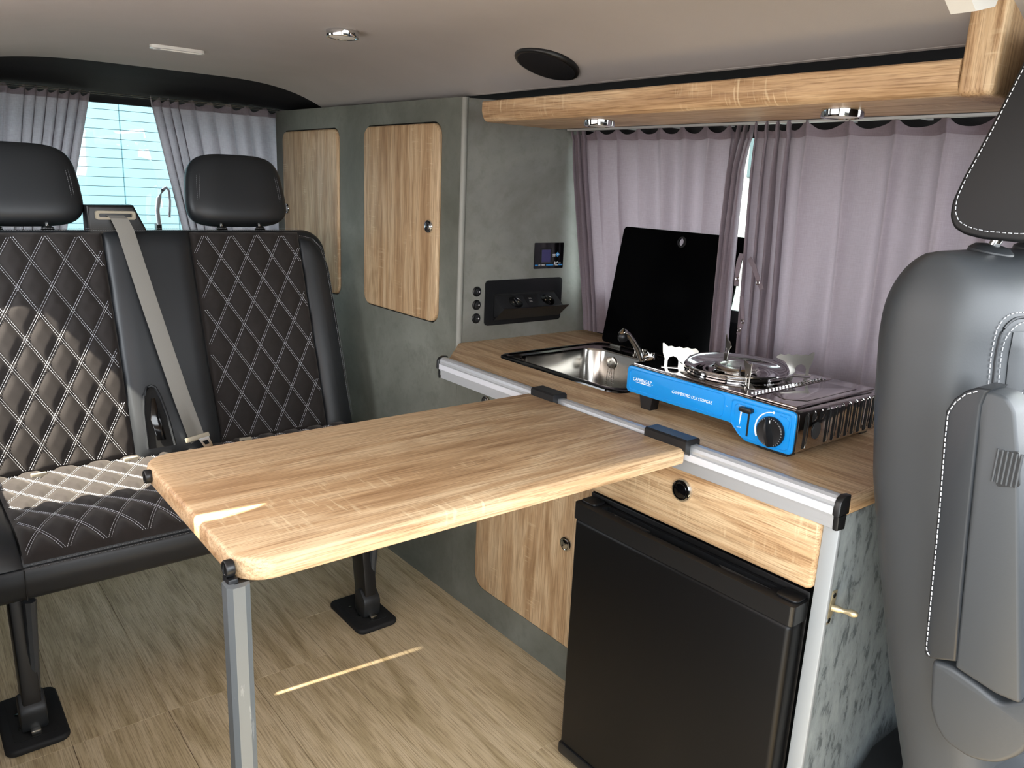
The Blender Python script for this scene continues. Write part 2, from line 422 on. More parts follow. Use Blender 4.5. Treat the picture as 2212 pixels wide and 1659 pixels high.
obj('top_panel', bm, 'concrete', tc)
bm = tube(B(), [(XF+.006, YT+.004, ZC-.03), (XF+.006, YT+.004, 1.456)], .0085, 12)
obj('corner_edging', bm, 'edge_band', tc)
def knob(parent, c, ax, r=.0155):
    ax = V(ax); k = obj('knob', lathe(B(), [(0, 0.0), (r*1.25, 0), (r*1.25, .003), (r*1.12, .006), (r*.98, .0065), (r*.9, .004), (r*.86, .004)], c, ax, 28), 'chrome', parent)
    obj('button', lathe(B(), [(r*.84, .001), (r*.84, .006), (r*.78, .0075), (r*.4, .009), (0, .0095)], c, ax, 24), 'gloss_black' if r > .016 else 'chrome', k)
    return k
for d, kc in ((d2, (XF-.008, 1.385, 1.111)), (d1, (XF-.008, 2.392, 1.113))):
    dr = obj('door', prism(B(), [on('X', XF+.014, p) for p in d], (-.022, 0, 0), .006, 3), 'oak_z', tc)
    knob(dr, kc, (-1, 0, 0))
    obj('hinge_plate', box(B(), (XF+.014, min(p[0] for p in d)+.05, 1.0), (XF+.030, min(p[0] for p in d)+.11, 1.05)), 'shadow_gap', dr)

# devices let into its end face
def pY(px, py): q = P(px, py, 'Y', YT); return (q.x, q.z)
for i, (py, lb) in enumerate(((630, 'top'), (659, 'middle'), (688, 'bottom'))):
    sx_, sz = .2235, .939-.0385*i
    t = thing('rocker_switch', 'small round black rocker switch, %s one of the three beside the socket unit' % lb, 'switch', (sx_, YT, sz), 'rocker switches')
    obj('bezel', lathe(B(), [(0, .0), (.0145, 0), (.0145, .002), (.012, .0045), (.0105, .0045), (.010, .001), (0, .001)], (sx_, YT, sz), (0, -1, 0), 28), 'plastic_black', t)
    bm = lathe(B(), [(.0097, .001), (.0097, .005), (.006, .0062), (0, .006)], (sx_, YT, sz), V((.18, -1, 0)), 20)
    rk = obj('rocker', bm, 'plastic_dark', t)
    bm = lathe(B(), [(.0012, 0), (.0020, 0), (.0020, .0006), (.0012, .0006)], (sx_+.0045, YT-.0068, sz), (0, -1, 0), 12)
    obj('mark', bm, 'print_white', rk); obj('dash', box(B(), (sx_-.003, YT-.0062, sz-.0004), (sx_-.0012, YT-.0068, sz+.0004)), 'print_white', rk)
# socket unit
xo1, xo2, zo1, zo2 = .252, .546, .838, .969
so = thing('socket_unit', 'black flip-open twin power socket unit set into the grey panel', 'power socket', ((xo1+xo2)/2, YT, .838))
ox0, ox1, oz0, oz1 = xo1+.030, xo2-.026, .857, .930
bm = holed(B(), 'Y', YT-.004, YT, rrect(xo1, xo2, zo1, zo2, .012), [[(ox0, oz0), (ox1, oz0), (ox1, oz1), (ox0, oz1)]])
obj('frame_plate', bm, 'plastic_black', so, smooth=False)
obj('well', box(B(), (ox0, YT-.0005, oz0), (ox1, YT+.0, oz1)), 'shadow_gap', so)
# tilted cassette: pivots at its lower edge, top leaning out of the panel
yb_, zb_ = YT-.003, oz1-.004
A0, A1 = V((ox0+.004, YT-.002, oz1-.006)), V((ox1-.012, YT-.002, oz1-.006))
C0, C1 = V((ox0+.004, YT-.052, oz0+.030)), V((ox1-.004, YT-.052, oz0+.030))
D0, D1 = V((ox0+.004, YT-.004, oz0+.004)), V((ox1-.004, YT-.004, oz0+.004))
bm = B(); prism(bm, [A0, C0, D0], (A1-A0).normalized()*(ox1-ox0-.008), .0)
ca = obj('cassette', bm, 'plastic_dark', so, smooth=False)
fn = (C0-A0).cross(V((1, 0, 0))).normalized(); fn = fn if fn.z > 0 else -fn
obj('flap', prism(B(), [C0+V((-.006, -.001, .006)), C1+V((.016, -.001, .006)), D1+V((.016, -.004, -.006)), D0+V((-.006, -.004, -.006))], V((0, -.004, -.001))), 'plastic_black', so, smooth=False)
es_ = (A0-C0).normalized()
for fx in (.26, .80):
    c = C0.lerp(A0, .5)+V(((ox1-ox0-.008)*fx, 0, 0))+fn*.0006
    s = obj('socket', lathe(B(), [(.0225, 0), (.0225, .0012), (.0205, .0012), (.0195, -.0005), (0, -.0005)], c, fn, 28), 'gloss_black', so)
    obj('earth_clip', prism(B(), [c+V((-.0012, 0, 0))+es_*.014+fn*.001, c+V((.0012, 0, 0))+es_*.014+fn*.001, c+V((.0012, 0, 0))-es_*.014+fn*.001, c+V((-.0012, 0, 0))-es_*.014+fn*.001], fn*.002), 'chrome', s)
    for q in (-1, 1): obj('contact_hole', lathe(B(), [(.0024, 0), (.0024, .0008), (0, .0008)], c+V((.0095*q, 0, 0)), fn, 12), 'brass', s)
c = C0.lerp(A0, .5)+V(((ox1-ox0-.008)*.53, 0, 0))+fn*.0005
pl = obj('charging_plate', prism(B(), [c+V((-.022, 0, 0))+es_*.024, c+V((.022, 0, 0))+es_*.024, c+V((.022, 0, 0))-es_*.022, c+V((-.022, 0, 0))-es_*.022], fn*.0006), 'plastic_black', so, smooth=False)
for q in (-.006, .006):
    a = c+es_*(.004+q)+V((q*.3-.004, 0, 0))+fn*.0008
    obj('charging_port', prism(B(), [a+V((-.0055, 0, 0))+es_*.0028, a+V((.0055, 0, 0))+es_*.0028, a+V((.0055, 0, 0))-es_*.0028, a+V((-.0055, 0, 0))-es_*.0028], fn*.0005), 'tin', pl, smooth=False)
# battery display
mx0, mx1, mz0, mz1 = .430, .545, .997, 1.074
dp = thing('display_panel', 'small square black display panel with blue stripe above the sockets', 'display', ((mx0+mx1)/2, YT, mz0))
obj('face', prism(B(), [on('Y', YT, p) for p in rrect(mx0, mx1, mz0, mz1, .003)], (0, -.003, 0)), 'gloss_black', dp, smooth=False)
sx0, sx1, sz0, sz1 = mx0+.023, mx0+.068, mz0+.018, mz0+.060
obj('screen', box(B(), (sx0+.004, YT-.0036, sz0+.002), (sx1-.006, YT-.003, sz1-.004)), 'screen', dp)
obj('screen_frame', holed(B(), 'Y', YT-.0042, YT-.0030, [(sx0, sz0), (sx1, sz0), (sx1, sz1), (sx0, sz1)], [[(sx0+.004, sz0+.002), (sx1-.006, sz0+.002), (sx1-.006, sz1-.004), (sx0+.004, sz1-.004)]]), 'plastic_dark', dp, smooth=False)
obj('stripe', box(B(), (mx0+.003, YT-.0036, mz0+.0085), (mx1-.003, YT-.003, mz0+.0125)), 'print_blue', dp)
EX, EZ = (1, 0, 0), (0, 0, 1)
obj('name_ground', box(B(), (mx0+.014, YT-.0040, mz0+.007), (mx0+.046, YT-.0034, mz0+.014)), 'gloss_black', dp)
text('lettering', 'ECTIVE', .0078, (mx0+.0155, YT-.0043, mz0+.0082), EX, EZ, 'print_white', dp, .15)
obj('name_ground', box(B(), (mx0+.075, YT-.0040, mz0+.007), (mx0+.095, YT-.0034, mz0+.019)), 'gloss_black', dp)
text('lettering', 'RC', .0165, (mx0+.0765, YT-.0043, mz0+.0085), EX, EZ, 'print_white', dp, .1, sx=.8)
text('lettering', 'LCD', .0048, (mx0+.0945, YT-.0043, mz0+.0145), EX, EZ, 'print_white', dp, .1)
c = V((mx0+.091, YT-.003, mz0+.0415))
obj('button', prism(B(), [c+V((-.006, 0, -.003)), c+V((-.006, 0, .003)), c+V((0, 0, .0075)), c+V((.0075, 0, 0)), c+V((0, 0, -.0075))], (0, -.0012, 0)), 'print_blue', dp, smooth=False)
obj('button_mark', lathe(B(), [(.0026, 0), (.0026, .0006), (0, .0006)], c+V((0, -.0012, 0)), (0, -1, 0), 12), 'print_white', dp)
for q in (0, -.005): obj('key_line', box(B(), c+V((-.020, -.0006, q)), c+V((-.0085, 0, q+.0012))), 'print_white', dp)

# ------------------------------------------------------------------ base cabinet with its low oak door
bc = thing('base_cabinet', 'low grey cabinet with an oak door between tall cabinet and fridge', 'cabinet', (.4, .9, 0))
ld = rrect(.60, 1.113, .100, .640, .045)
bm = holed(B(), 'X', XF, XF+.016, [(.553, 0), (YT-.001, 0), (YT-.001, ZC-.04), (.553, ZC-.04)], [grow(ld, .004)])
obj('front_panel', bm, 'concrete', bc, smooth=False)
obj('inner_frame', box(B(), (XF+.017, .56, .04), (XF+.024, 1.2, .72)), 'shadow_gap', bc)
dr = obj('door', prism(B(), [on('X', XF+.014, p) for p in ld], (-.021, 0, 0), .006, 3), 'oak_z', bc)
knob(dr, (XF-.007, .734, .381), (-1, 0, 0))
obj('divider', box(B(), (XF, .536, 0), (.62, .552, ZC-.045)), 'concrete', bc)
# a chrome knob peeps out under the rail beside the table
kc = P(1052, 860, 'X', XF)
t = thing('push_knob', 'round chrome push knob half hidden under the worktop rail', 'knob', (XF, kc.y, kc.z))
knob(t, (XF, kc.y, kc.z-.012), (-1, 0, 0))

# ------------------------------------------------------------------ fridge housing: side panel and drawer
fh = thing('fridge_housing', 'grey slate-look end unit with an oak drawer above the fridge', 'cabinet', (.3, .25, 0))
obj('side_panel', box(B(), (.012, -.014, 0), (.64, .008, ZC-.028)), 'slate', fh, smooth=False)
obj('edge_profile', box(B(), (.004, -.0165, 0), (.0125, .0105, ZC-.044), .003, 2), 'edge_alu', fh)
obj('back_board', box(B(), (.60, .008, 0), (.612, .536, ZC-.05)), 'shadow_gap', fh)
bm = prism(B(), [on('X', .020, p) for p in rrect(.0105, .532, .634, .752, .012)], (-.023, 0, 0), .006, 3)
dw = obj('drawer', bm, 'oak_y', fh)
knob(dw, (-.003, .278, .714), (-1, 0, 0), .0175)
obj('drawer_box', box(B(), (.02, .03, .66), (.45, .51, .74)), 'shadow_gap', fh)
# ball catch on the side panel
c = P(1793, 1312, 'Y', -.0142)
bcx = thing('ball_catch', 'small brass ball catch screwed to the slate side panel', 'latch', c)
obj('base_plate', prism(B(), [c+V((-.008, 0, -.028)), c+V((.003, 0, -.028)), c+V((.010, 0, 0)), c+V((.012, 0, .028)), c+V((0, 0, .028)), c+V((-.004, 0, 0))], (0, -.002, 0)), 'brass', bcx, smooth=False)
obj('pin', lathe(B(), [(.0055, 0), (.0055, .012), (.004, .014), (.004, .024), (.0058, .027), (.0058, .034), (.003, .039), (0, .040)], c+V((.002, -.002, 0)), (.25, -1, .05), 16), 'brass', bcx)
for q in (-.021, .021): obj('screw', lathe(B(), [(.0045, 0), (.0045, .0012), (.002, .0022), (0, .0022)], c+V((.0 + q*.15, -.002, q)), (0, -1, 0), 14), 'chrome', bcx)
obj('cover_cap', lathe(B(), [(.009, 0), (.009, .002), (.006, .003), (0, .003)], P(1852, 1090, 'Y', -.014), (0, -1, 0), 16), 'plastic_black', fh)

# ------------------------------------------------------------------ fridge
fr = thing('fridge', 'black compressor fridge under the drawer', 'fridge', (.25, .27, 0))
FX, fy0, fy1, fz0, fz1 = -.034, .018, .520, .036, .612
obj('body', box(B(), (.016, .020, .02), (.50, .526, .622), .004), 'fridge_black', fr)
dd = obj('door', box(B(), (FX, fy0, fz0), (.010, fy1, fz1-.034), .010, 3), 'fridge_black', fr)
# top cap of the door with a grip trough
bm = holed(B(), 'Z', fz1-.034, fz1, rrect(FX-.002, .012, fy0-.002, fy1+.002, .008), [[(-.012, fy0+.055), (.004, fy0+.055), (.004, fy1-.055), (-.012, fy1-.055), (-.020, .36), (-.020, .18)]])
cap = obj('door_cap', bm, 'plastic_black', dd, smooth=False)
obj('grip_trough', box(B(), (-.022, fy0+.05, fz1-.034), (.006, fy1-.05, fz1-.026)), 'plastic_dark', cap)
bm = B()
for y0_, y1_ in ((fy0+.055, fy0+.19), (fy1-.19, fy1-.055)):
    bm = B(); prism(bm, [(.010, y0_, fz1-.002), (.010, y1_, fz1-.002), (-.008, y1_-(.06 if y0_ < .2 else 0), fz1-.022), (-.008, y0_+(.06 if y0_ > .2 else 0), fz1-.022)], (0, 0, -.003)); obj('grip_wedge', bm, 'plastic_dark', cap, smooth=False)
for y in (fy0+.022, fy1-.022): obj('hinge_cover', prism(B(), [on('Z', fz1, p) for p in rrect(-.022, .014, y-.020, y+.020, .009)], (0, 0, .004), .001), 'plastic_black', cap)
obj('catch_bar', box(B(), (-.010, fy1-.090, fz1-.03), (-.006, fy1-.086, fz1-.004)), 'tin', cap)
obj('door_foot', box(B(), (FX-.003, fy0, fz0-.026), (.012, fy1+.002, fz0+.004), .006), 'plastic_black', dd)
obj('door_seal', box(B(), (.010, fy0+.006, fz0), (.016, fy1-.004, fz1-.03)), 'rubber', fr)
for y in (.06, .48): obj('foot', lathe(B(), [(0, 0), (.018, 0), (.018, .02), (0, .02)], (.06, y, 0), seg=16), 'rubber', fr)

# ------------------------------------------------------------------ worktop with its aluminium rail
wt = thing('worktop', 'long oak worktop with an aluminium rail along its front', 'worktop', (.35, .6, ZC-.028))
skx0, skx1, sky0, sky1 = .150, .555, .600, 1.050
hole = rrect(skx0+.014, skx1-.014, sky0+.014, sky1-.014, .03)
bm = holed(B(), 'Z', ZC-.028, ZC, [(.010, -.008), (.010, 1.062), (XF, 1.232), (XF+.012, YT-.001), (.658, YT-.001), (.658, -.008)], [hole])
obj('board', bm, 'oak_y', wt, smooth=False)
bm = tube(B(), [(.0165, -.009, ZC-.014), (.648, -.009, ZC-.014)], .0138, 12)
obj('front_edge', bm, 'oak_x', wt)
pr = [(.010, .803), (.004, .8045), (-.003, .8035), (-.008, .800), (-.0105, .795), (-.0105, .790), (-.0125, .7885), (-.0125, .7745), (-.0085, .7735), (-.0085, .769), (-.0075, .7685), (-.0075, .759), (-.0065, .7585), (-.0065, .751), (.010, .751)]
rl = obj('rail', prism(B(), [(x_, -.010, z_) for x_, z_ in pr], (0, 1.078, 0)), 'alu', wt, angle=25)
obj('rail_sheen', box(B(), (-.0132, -.009, .7755), (-.0124, 1.067, .7875)), 'alu_pale', rl)  # pale band: bright reflection on the rail's upper face, painted as colour
for y, s in ((-.010, -1), (1.068, 1)):
    bm = prism(B(), [(x_-.0008, y, z_+.0008) for x_, z_ in [(.016, .8045), (.002, .806), (-.008, .802), (-.0125, .795), (-.0135, .774)]]+[(.016, y, .774)], (0, .012*s, 0), .003)
    obj('rail_cap', bm, 'plastic_black', wt)
    bm = prism(B(), [(.014, y, .7735), (-.0095, y, .7735), (-.0085, y, .750), (.014, y, .748)], (0, .010*s, 0), .003)
    obj('rail_cap', bm, 'plastic_black', wt)

# ------------------------------------------------------------------ sink, lid, tap
sk = thing('sink', 'stainless steel sink with a black rim set into the worktop', 'sink', ((skx0+skx1)/2, (sky0+sky1)/2, .66))
def rr_loft(bm, secs, seg=6):
    rings = []
    for x0, x1, y0, y1, r, z in secs: rings.append([bm.verts.new((p[0], p[1], z)) for p in rrect(x0, x1, y0, y1, r, seg)])
    for a, b in zip(rings, rings[1:]):
        for k in range(len(a)): bm.faces.new((a[k], a[(k+1) % len(a)], b[(k+1) % len(b)], b[k]))
    return rings
def ins(d, r, z): return (skx0+d, skx1-d, sky0+d, sky1-d, r, z)
bm = B(); rg = rr_loft(bm, [ins(.016, .03, ZC-.004), ins(0, .04, ZC+.0004), ins(.001, .04, ZC+.004), ins(.006, .036, ZC+.0065), ins(.014, .03, ZC+.0065), ins(.016, .03, ZC+.003)])
obj('rim', bm, 'gloss_black', sk)
ix0, ix1, iy0, iy1 = skx0+.036, skx1-.075, sky0+.036, sky1-.036
bm = B(); rg = rr_loft(bm, [ins(.0155, .03, ZC+.002), ins(.020, .03, ZC+.0045), (ix0-.012, ix1+.012, iy0-.012, iy1+.012, .055, ZC+.003), (ix0-.003, ix1+.003, iy0-.003, iy1+.003, .052, ZC+.001),
    (ix0, ix1, iy0, iy1, .05, ZC-.006), (ix0+.006, ix1-.006, iy0+.006, iy1-.006, .05, ZC-.09), (ix0+.012, ix1-.012, iy0+.012, iy1-.012, .05, ZC-.112), (ix0+.03, ix1-.03, iy0+.03, iy1-.03, .04, ZC-.120)])
bm.faces.new(rg[-1]); ba = obj('basin', bm, 'steel', sk)
obj('drain', lathe(B(), [(.028, .001), (.028, .003), (.02, .003), (.016, .001), (0, .001)], ((ix0+ix1)/2, (iy0+iy1)/2, ZC-.120), seg=24), 'chrome', ba)
# overflow rosette with plug chain on the back wall of the basin
oc = P(1321, 783, 'X', ix1-.004)
ov = obj('overflow', lathe(B(), [(.017, 0), (.017, .002), (.013, .004), (.005, .004), (.004, .002), (0, .002)], oc, (-1, 0, 0), 24), 'tin', sk)
for dy in (-.006, .006):
    for k in range(12):
        c = oc+V((-.005, dy*(1+.08*k), -.008-.0055*k))
        bm = B(); seg = 8
        tube(bm, [c+V((0, .0016*math.cos(a) if k % 2 else 0, .0032*math.sin(a)))+V((.0016*math.cos(a) if not k % 2 else 0, 0, 0)) for a in [2*PI*q/seg for q in range(seg+1)]], .0006, 4, False)
        obj('chain_link', bm, 'dark_steel', ov)
# lid leaning open against the curtain
LB0, LB1 = V((.530, 1.032, ZC+.012)), V((.530, .622, ZC+.012)); lt = V((.048, -.012, .330))
hz = lt*.905
def lidp(s, t): return LB0.lerp(LB1, s)+lt*t
lid = tag(obj('glass_lid', B(), 'lid_black'), 'tall black glass sink lid standing open against the curtain', 'lid')
bm = B(); uv_ = rrect(0, .41, 0, .3335, .012)
hc = (.215/1, .306); hole2 = [(hc[0]+.011*math.cos(a), hc[1]+.011*math.sin(a)) for a in [2*PI*q/20 for q in range(20)]]
holed(bm, 'X', 0, .005, uv_, [hole2])
ey_ = (LB1-LB0).normalized(); ez_ = lt.normalized(); ex_ = ey_.cross(ez_)
ex_ = -ex_ if ex_.x < 0 else ex_
for v in bm.verts: v.co = LB0 + ex_*v.co.x + ey_*v.co.y + ez_*v.co.z
bmesh.ops.recalc_face_normals(bm, faces=bm.faces); bm.to_mesh(lid.data); bm.free()
bm = B(); lathe(bm, [(.0105, -.001), (.0145, -.001), (.0145, .0005), (.0105, .0005), (.0105, .006)], LB0+ey_*hc[0]+ez_*hc[1], -ex_, 24)
obj('grommet', bm, 'rubber', lid)
for q in (.06, .35): obj('hinge', tube(B(), [LB0+ey_*(q-.02)+V((0, 0, -.006)), LB0+ey_*(q+.02)+V((0, 0, -.006))], .0055, 10), 'chrome', lid)
# tap
fb = V((.476, .790, ZC+.0045))
tp = thing('kitchen_tap', 'folding chrome tap with black underside behind the sink basin', 'tap', fb)
obj('base', lathe(B(), [(0, 0), (.022, 0), (.022, .004), (.016, .010), (.013, .016), (.013, .026), (0, .028)], fb, seg=24), 'chrome', tp)
sp = [P(1385, 775, 'X', .455), P(1378, 752, 'X', .445), P(1368, 735, 'X', .430), P(1357, 720, 'X', .418), P(1348, 717, 'X', .405), P(1341, 724, 'X', .396)]
sp = [fb+V((0, 0, .018))]+sp
obj('spout', tube(B(), sp, [.010, .010, .0095, .009, .010, .0105, .0095], 14), 'chrome', tp)
a = P(1345, 729, 'X', .396)
obj('nozzle', lathe(B(), [(0, -.010), (.010, -.010), (.0125, -.002), (.0125, .006), (.009, .011), (0, .011)], a, (-.25, .15, 1), 20), 'plastic_black', tp)
for q in (0, 1): obj('valve', lathe(B(), [(0, 0), (.010, 0), (.010, .006), (.006, .008), (.006, .018), (.009, .020), (.009, .026), (0, .028)], fb+V((.012, .035+.03*q, 0)), seg=16), 'steel', tp)

# ------------------------------------------------------------------ gas stove
gs = thing('gas_stove', 'blue fronted portable gas stove with chrome body standing on the worktop', 'camping stove', (.25, .335, ZC))
SX, SXB = .112, .392
bod = [(.5345, .884), (.5345, .828), (.262, .828), (.236, .803), (.136, .803), (.136, .880)]
def smooth_poly(pts, r, seg=4):
    o = []
    n = len(pts)
    for i in range(n):
        p0, p1, p2 = V(pts[i-1]+(0,)), V(pts[i]+(0,)), V(pts[(i+1) % n]+(0,))
        ra = min(r, .45*(p0-p1).length); rb = min(r, .45*(p2-p1).length)
        a = (p0-p1).normalized()*ra; b = (p2-p1).normalized()*rb
        for k in range(seg+1):
            t = k/seg; q = p1+a*(1-t)**2+b*t**2; o.append((q.x, q.y))
    return o
bp = smooth_poly(bod, .010)
obj('body', prism(B(), [on('X', SX, p) for p in bp], (SXB-SX, 0, 0), .002), 'dark_steel', gs)
fp = smooth_poly([(.5330, .8835), (.5330, .8275), (.264, .8275), (.238, .8015), (.1375, .8015), (.1375, .8795)], .011)
obj('front_rim', prism(B(), [on('X', SX+.001, ((p[0]-.335)*1.006+.335, (p[1]-.845)*1.03+.845)) for p in fp], (-.005, 0, 0), .0015), 'plastic_black', gs)
fx = SX-.008
fpan = obj('front_panel', prism(B(), [on('X', SX-.002, p) for p in fp], (-.006, 0, 0), .0025, 3), 'stove_blue', gs)
def ridge(name, pts, parent, m='stove_blue', r=.0012, closed=True):
    p = [on('X', fx, q) for q in pts]
    if closed: p = p+[p[0]]
    return obj(name, tube(B(), p, r, 6, not closed), m, parent)
ridge('embossed_frame', rrect(.286, .524, .834, .877, .008), fpan)
ridge('embossed_frame', smooth_poly([(.269, .873), (.269, .832), (.243, .808), (.146, .808), (.146, .873)], .008), fpan, r=.0014)
ridge('embossed_arc', [(.262, .845), (.262, .862), (.258, .867), (.225, .867)], fpan, closed=False, r=.0010)
ridge('embossed_arc', [(.168, .867), (.154, .866), (.150, .860), (.150, .848)], fpan, closed=False, r=.0010)
EYN = (0, -1, 0)
tl = P(1369, 824, 'X', fx)
text('lettering', 'CAMPINGAZ', .0105, (fx-.0003, .5155, .8545), EYN, EZ, 'print_white', fpan, .22, sx=.84)
bm = B(); n = 14
top = [(.5085-.045*k/n, .8522+.0012*math.sin(PI*k/n)-.0004*k/n) for k in range(n+1)]; bot = [(.5085-.045*k/n, .8522-.0006*math.sin(PI*k/n)-.0004*k/n) for k in range(n+1)]
prism(bm, [on('X', fx+.0001, p) for p in top+bot[::-1][1:-1]], (-.0004, 0, 0)); obj('underline', bm, 'print_white', fpan, smooth=False)
obj('dot', lathe(B(), [(.0008, 0), (.0008, .0004), (0, .0004)], (fx, .4612, .8553), (-1, 0, 0), 10), 'print_white', fpan)
text('lettering', "CAMP'BISTRO DLX STOPGAZ", .0086, (fx-.0003, .411, .8515), EYN, EZ, 'print_white', fpan, .15, sx=.875)
text('lettering', 'TM', .0026, (fx-.0003, .2815, .856), EYN, EZ, 'print_white', fpan)
# slider
obj('slot', box(B(), (fx-.0004, .2285, .812), (fx+.001, .2325, .860)), 'shadow_gap', fpan)
obj('lever', prism(B(), [on('X', fx, p) for p in smooth_poly([(.247, .8655), (.247, .8585), (.236, .8565), (.223, .8565), (.220, .861), (.222, .866)], .002, 3)], (-.011, 0, 0), .001), 'plastic_black', gs)
obj('wedge_mark', prism(B(), [on('X', fx+.0001, p) for p in [(.2490, .8575), (.2452, .8575), (.2482, .829), (.2492, .829)]], (-.0004, 0, 0)), 'print_white', fpan, smooth=False)
text('lettering', 'LOCK', .0036, (fx-.0003, .2535, .8235), EYN, EZ, 'print_white', fpan)
text('lettering', 'UNLOCK', .0032, (fx-.0003, .2545, .8655), EYN, EZ, 'print_white', fpan)
# knob with grip ridge and scale
kc = V((fx, .1815, .8345))
kn = obj('control_knob', lathe(B(), [(0, 0), (.0265, 0), (.0275, .002), (.0265, .007), (.024, .009), (.0225, .0085), (0, .0085)], kc, (-1, 0, 0), 48), 'plastic_black', gs)
gp = [(math.sin(a), math.cos(a)) for a in (0, .0)]
a0 = math.radians(12)
gu = V((0, math.sin(a0), math.cos(a0))); gv = V((0, math.cos(a0), -math.sin(a0)))
bm = B()
prof = [(-.026, .004), (-.022, .0065), (-.008, .0075), (.010, .0055), (.024, .0020), (.0265, .001)]
rr_ = []
for s_, w_ in prof: rr_.append([bm.verts.new(kc+gu*s_+gv*q*w_+V((-.0085-(.012 if abs(q) < .5 else .0)*(1-abs(s_/.03)**4), 0, 0))) for q in (-1, -.35, .35, 1)])
for a, b in zip(rr_, rr_[1:]):
    for q in range(3): bm.faces.new((a[q], a[q+1], b[q+1], b[q]))
obj('grip_ridge', bm, 'plastic_black', kn)
obj('pointer', box(B(), kc+V((-.0098, -.0006, .012)), kc+V((-.009, .0006, .022))), 'print_white', kn)
for k in range(26):
    a = math.radians(60-k*11); c = kc+V((-.0092, math.sin(a)*.0238, math.cos(a)*.0238))
    obj('tick', tube(B(), [c, c+V((0, math.sin(a)*.0022, math.cos(a)*.0022))], .0003, 4), 'thread', kn)
arc = [math.radians(a) for a in range(0, 126, 7)]
outer = [(.1815+.0350*math.sin(a), .8345+.0350*math.cos(a)) for a in arc]; inner = [(.1815+(.0337-.0028*k/len(arc))*math.sin(a), .8345+(.0337-.0028*k/len(arc))*math.cos(a)) for k, a in enumerate(arc)]
obj('scale_arc', prism(B(), [on('X', fx+.0001, p) for p in outer+inner[::-1]], (-.0004, 0, 0)), 'print_white', fpan, smooth=False)
obj('scale_dot', lathe(B(), [(.0022, 0), (.0022, .0005), (0, .0005)], kc+V((0, 0, .0345)), (-1, 0, 0), 12), 'print_white', fpan)
# feet
for y, x_ in ((.488, SX+.008), (.488, SXB-.03)):
    bm = prism(B(), [(x_, y+.022, .829), (x_, y-.016, .829), (x_, y-.011, ZC), (x_, y+.014, ZC)], (.026, 0, 0), .0015); obj('foot', bm, 'plastic_black', gs, smooth=False)
for x_ in (SX-.001, SXB-.03):
    bm = prism(B(), [(x_, .236, .804), (x_, .146, .804), (x_, .150, ZC), (x_, .205, ZC)], (.026, 0, 0), .0015); obj('foot', bm, 'plastic_black', gs, smooth=False)
# top plate, tray, burner
tz = lambda y: .8800+(y-.136)*.0100
bm = B(); pts_ = []
tpz = [(SX+.004, .526), (SX+.004, .236), (SXB-.006, .236), (SXB-.006, .526)]
obj('top_plate', prism(B(), [(x_, y_, tz(y_)+.0005) for x_, y_ in tpz], (0, 0, .0035), .0012), 'dark_steel', gs)
obj('cartridge_lid', prism(B(), [(x_, y_, tz(y_)+.0005) for x_, y_ in [(SX+.006, .230), (SX+.006, .148), (SXB-.004, .148), (SXB-.004, .230)]], (0, 0, .005), .003, 3), 'dark_steel', gs)
obj('lid_recess', prism(B(), [(x_, y_, tz(y_)+.0054) for x_, y_ in [(SX+.045, .222), (SX+.030, .186), (SX+.060, .160), (SXB-.05, .160), (SXB-.06, .222)]], (0, 0, .0012), .001), 'dark_steel', gs)
bm = B()
for r_ in range(2):
    for k in range(22):
        x_ = SX+.020+k*.0112; y_ = .2405+r_*.0075
        lathe(bm, [(.0031, 0), (.0026, .0018), (.0012, .0024), (0, .0024)], (x_, y_, tz(y_)+.004), seg=7)
tag(obj('vent_studs', bm, 'chrome', gs), kind='stuff')
bcn = V((.252, .372, .884))
obj('drip_tray', lathe(B(), [(.090, 0), (.098, .004), (.100, .009), (.113, .013), (.1155, .016), (.1145, .018), (.110, .0172), (.098, .012), (.088, .006), (.074, .003), (.068, .0045), (.062, .003), (.052, .002), (.040, .001), (0, .001)], bcn, seg=64), 'chrome', gs)
bu = obj('burner', lathe(B(), [(.030, .001), (.030, .006), (.041, .009), (.045, .013), (.0425, .016), (.034, .0175), (.030, .0165), (0, .0168)], bcn, seg=48), 'steel', gs)
obj('burner_crown', lathe(B(), [(.0435, .0075), (.047, .0085), (.047, .0105), (.0435, .0125)], bcn, seg=48), 'dark_steel', bu)
obj('electrode', tube(B(), [bcn+V((-.034, -.034, .004)), bcn+V((-.036, -.036, .018)), bcn+V((-.026, -.030, .022))], .0015, 6), 'chrome', bu)
def support(ang):
    d = V((math.cos(ang), math.sin(ang), 0)); n_ = V((-d.y, d.x, 0))
    c = bcn+V((0, 0, .003))
    top = [(.085, .033), (.090, .0375), (.096, .036), (.102, .0385), (.108, .0365), (.114, .039), (.120, .037), (.126, .0395), (.131, .038), (.137, .044), (.1395, .044)]
    pts2 = [(.105, .0), (.105, .012), (.098, .024), (.085, .030)] + top + [(.138, .026), (.1345, .015), (.1345, .0), (.130, .0), (.130, .012), (.128, .018), (.122, .021), (.116, .018), (.1135, .012), (.1135, 0)]
    bm = prism(B(), [c+d*(.078+(r_-.085)*1.35)+V((0, 0, z_*1.12)) for r_, z_ in pts2], n_*.0014)
    s = obj('pan_support', bm, 'tin', gs, smooth=False)
    obj('support_tab', prism(B(), [c+d*.104, c+d*.151, c+d*.151+n_*.012, c+d*.104+n_*.012], (0, 0, .0012)), 'tin', s, smooth=False)
for a in (45, 135, 225, 315): support(math.radians(a))
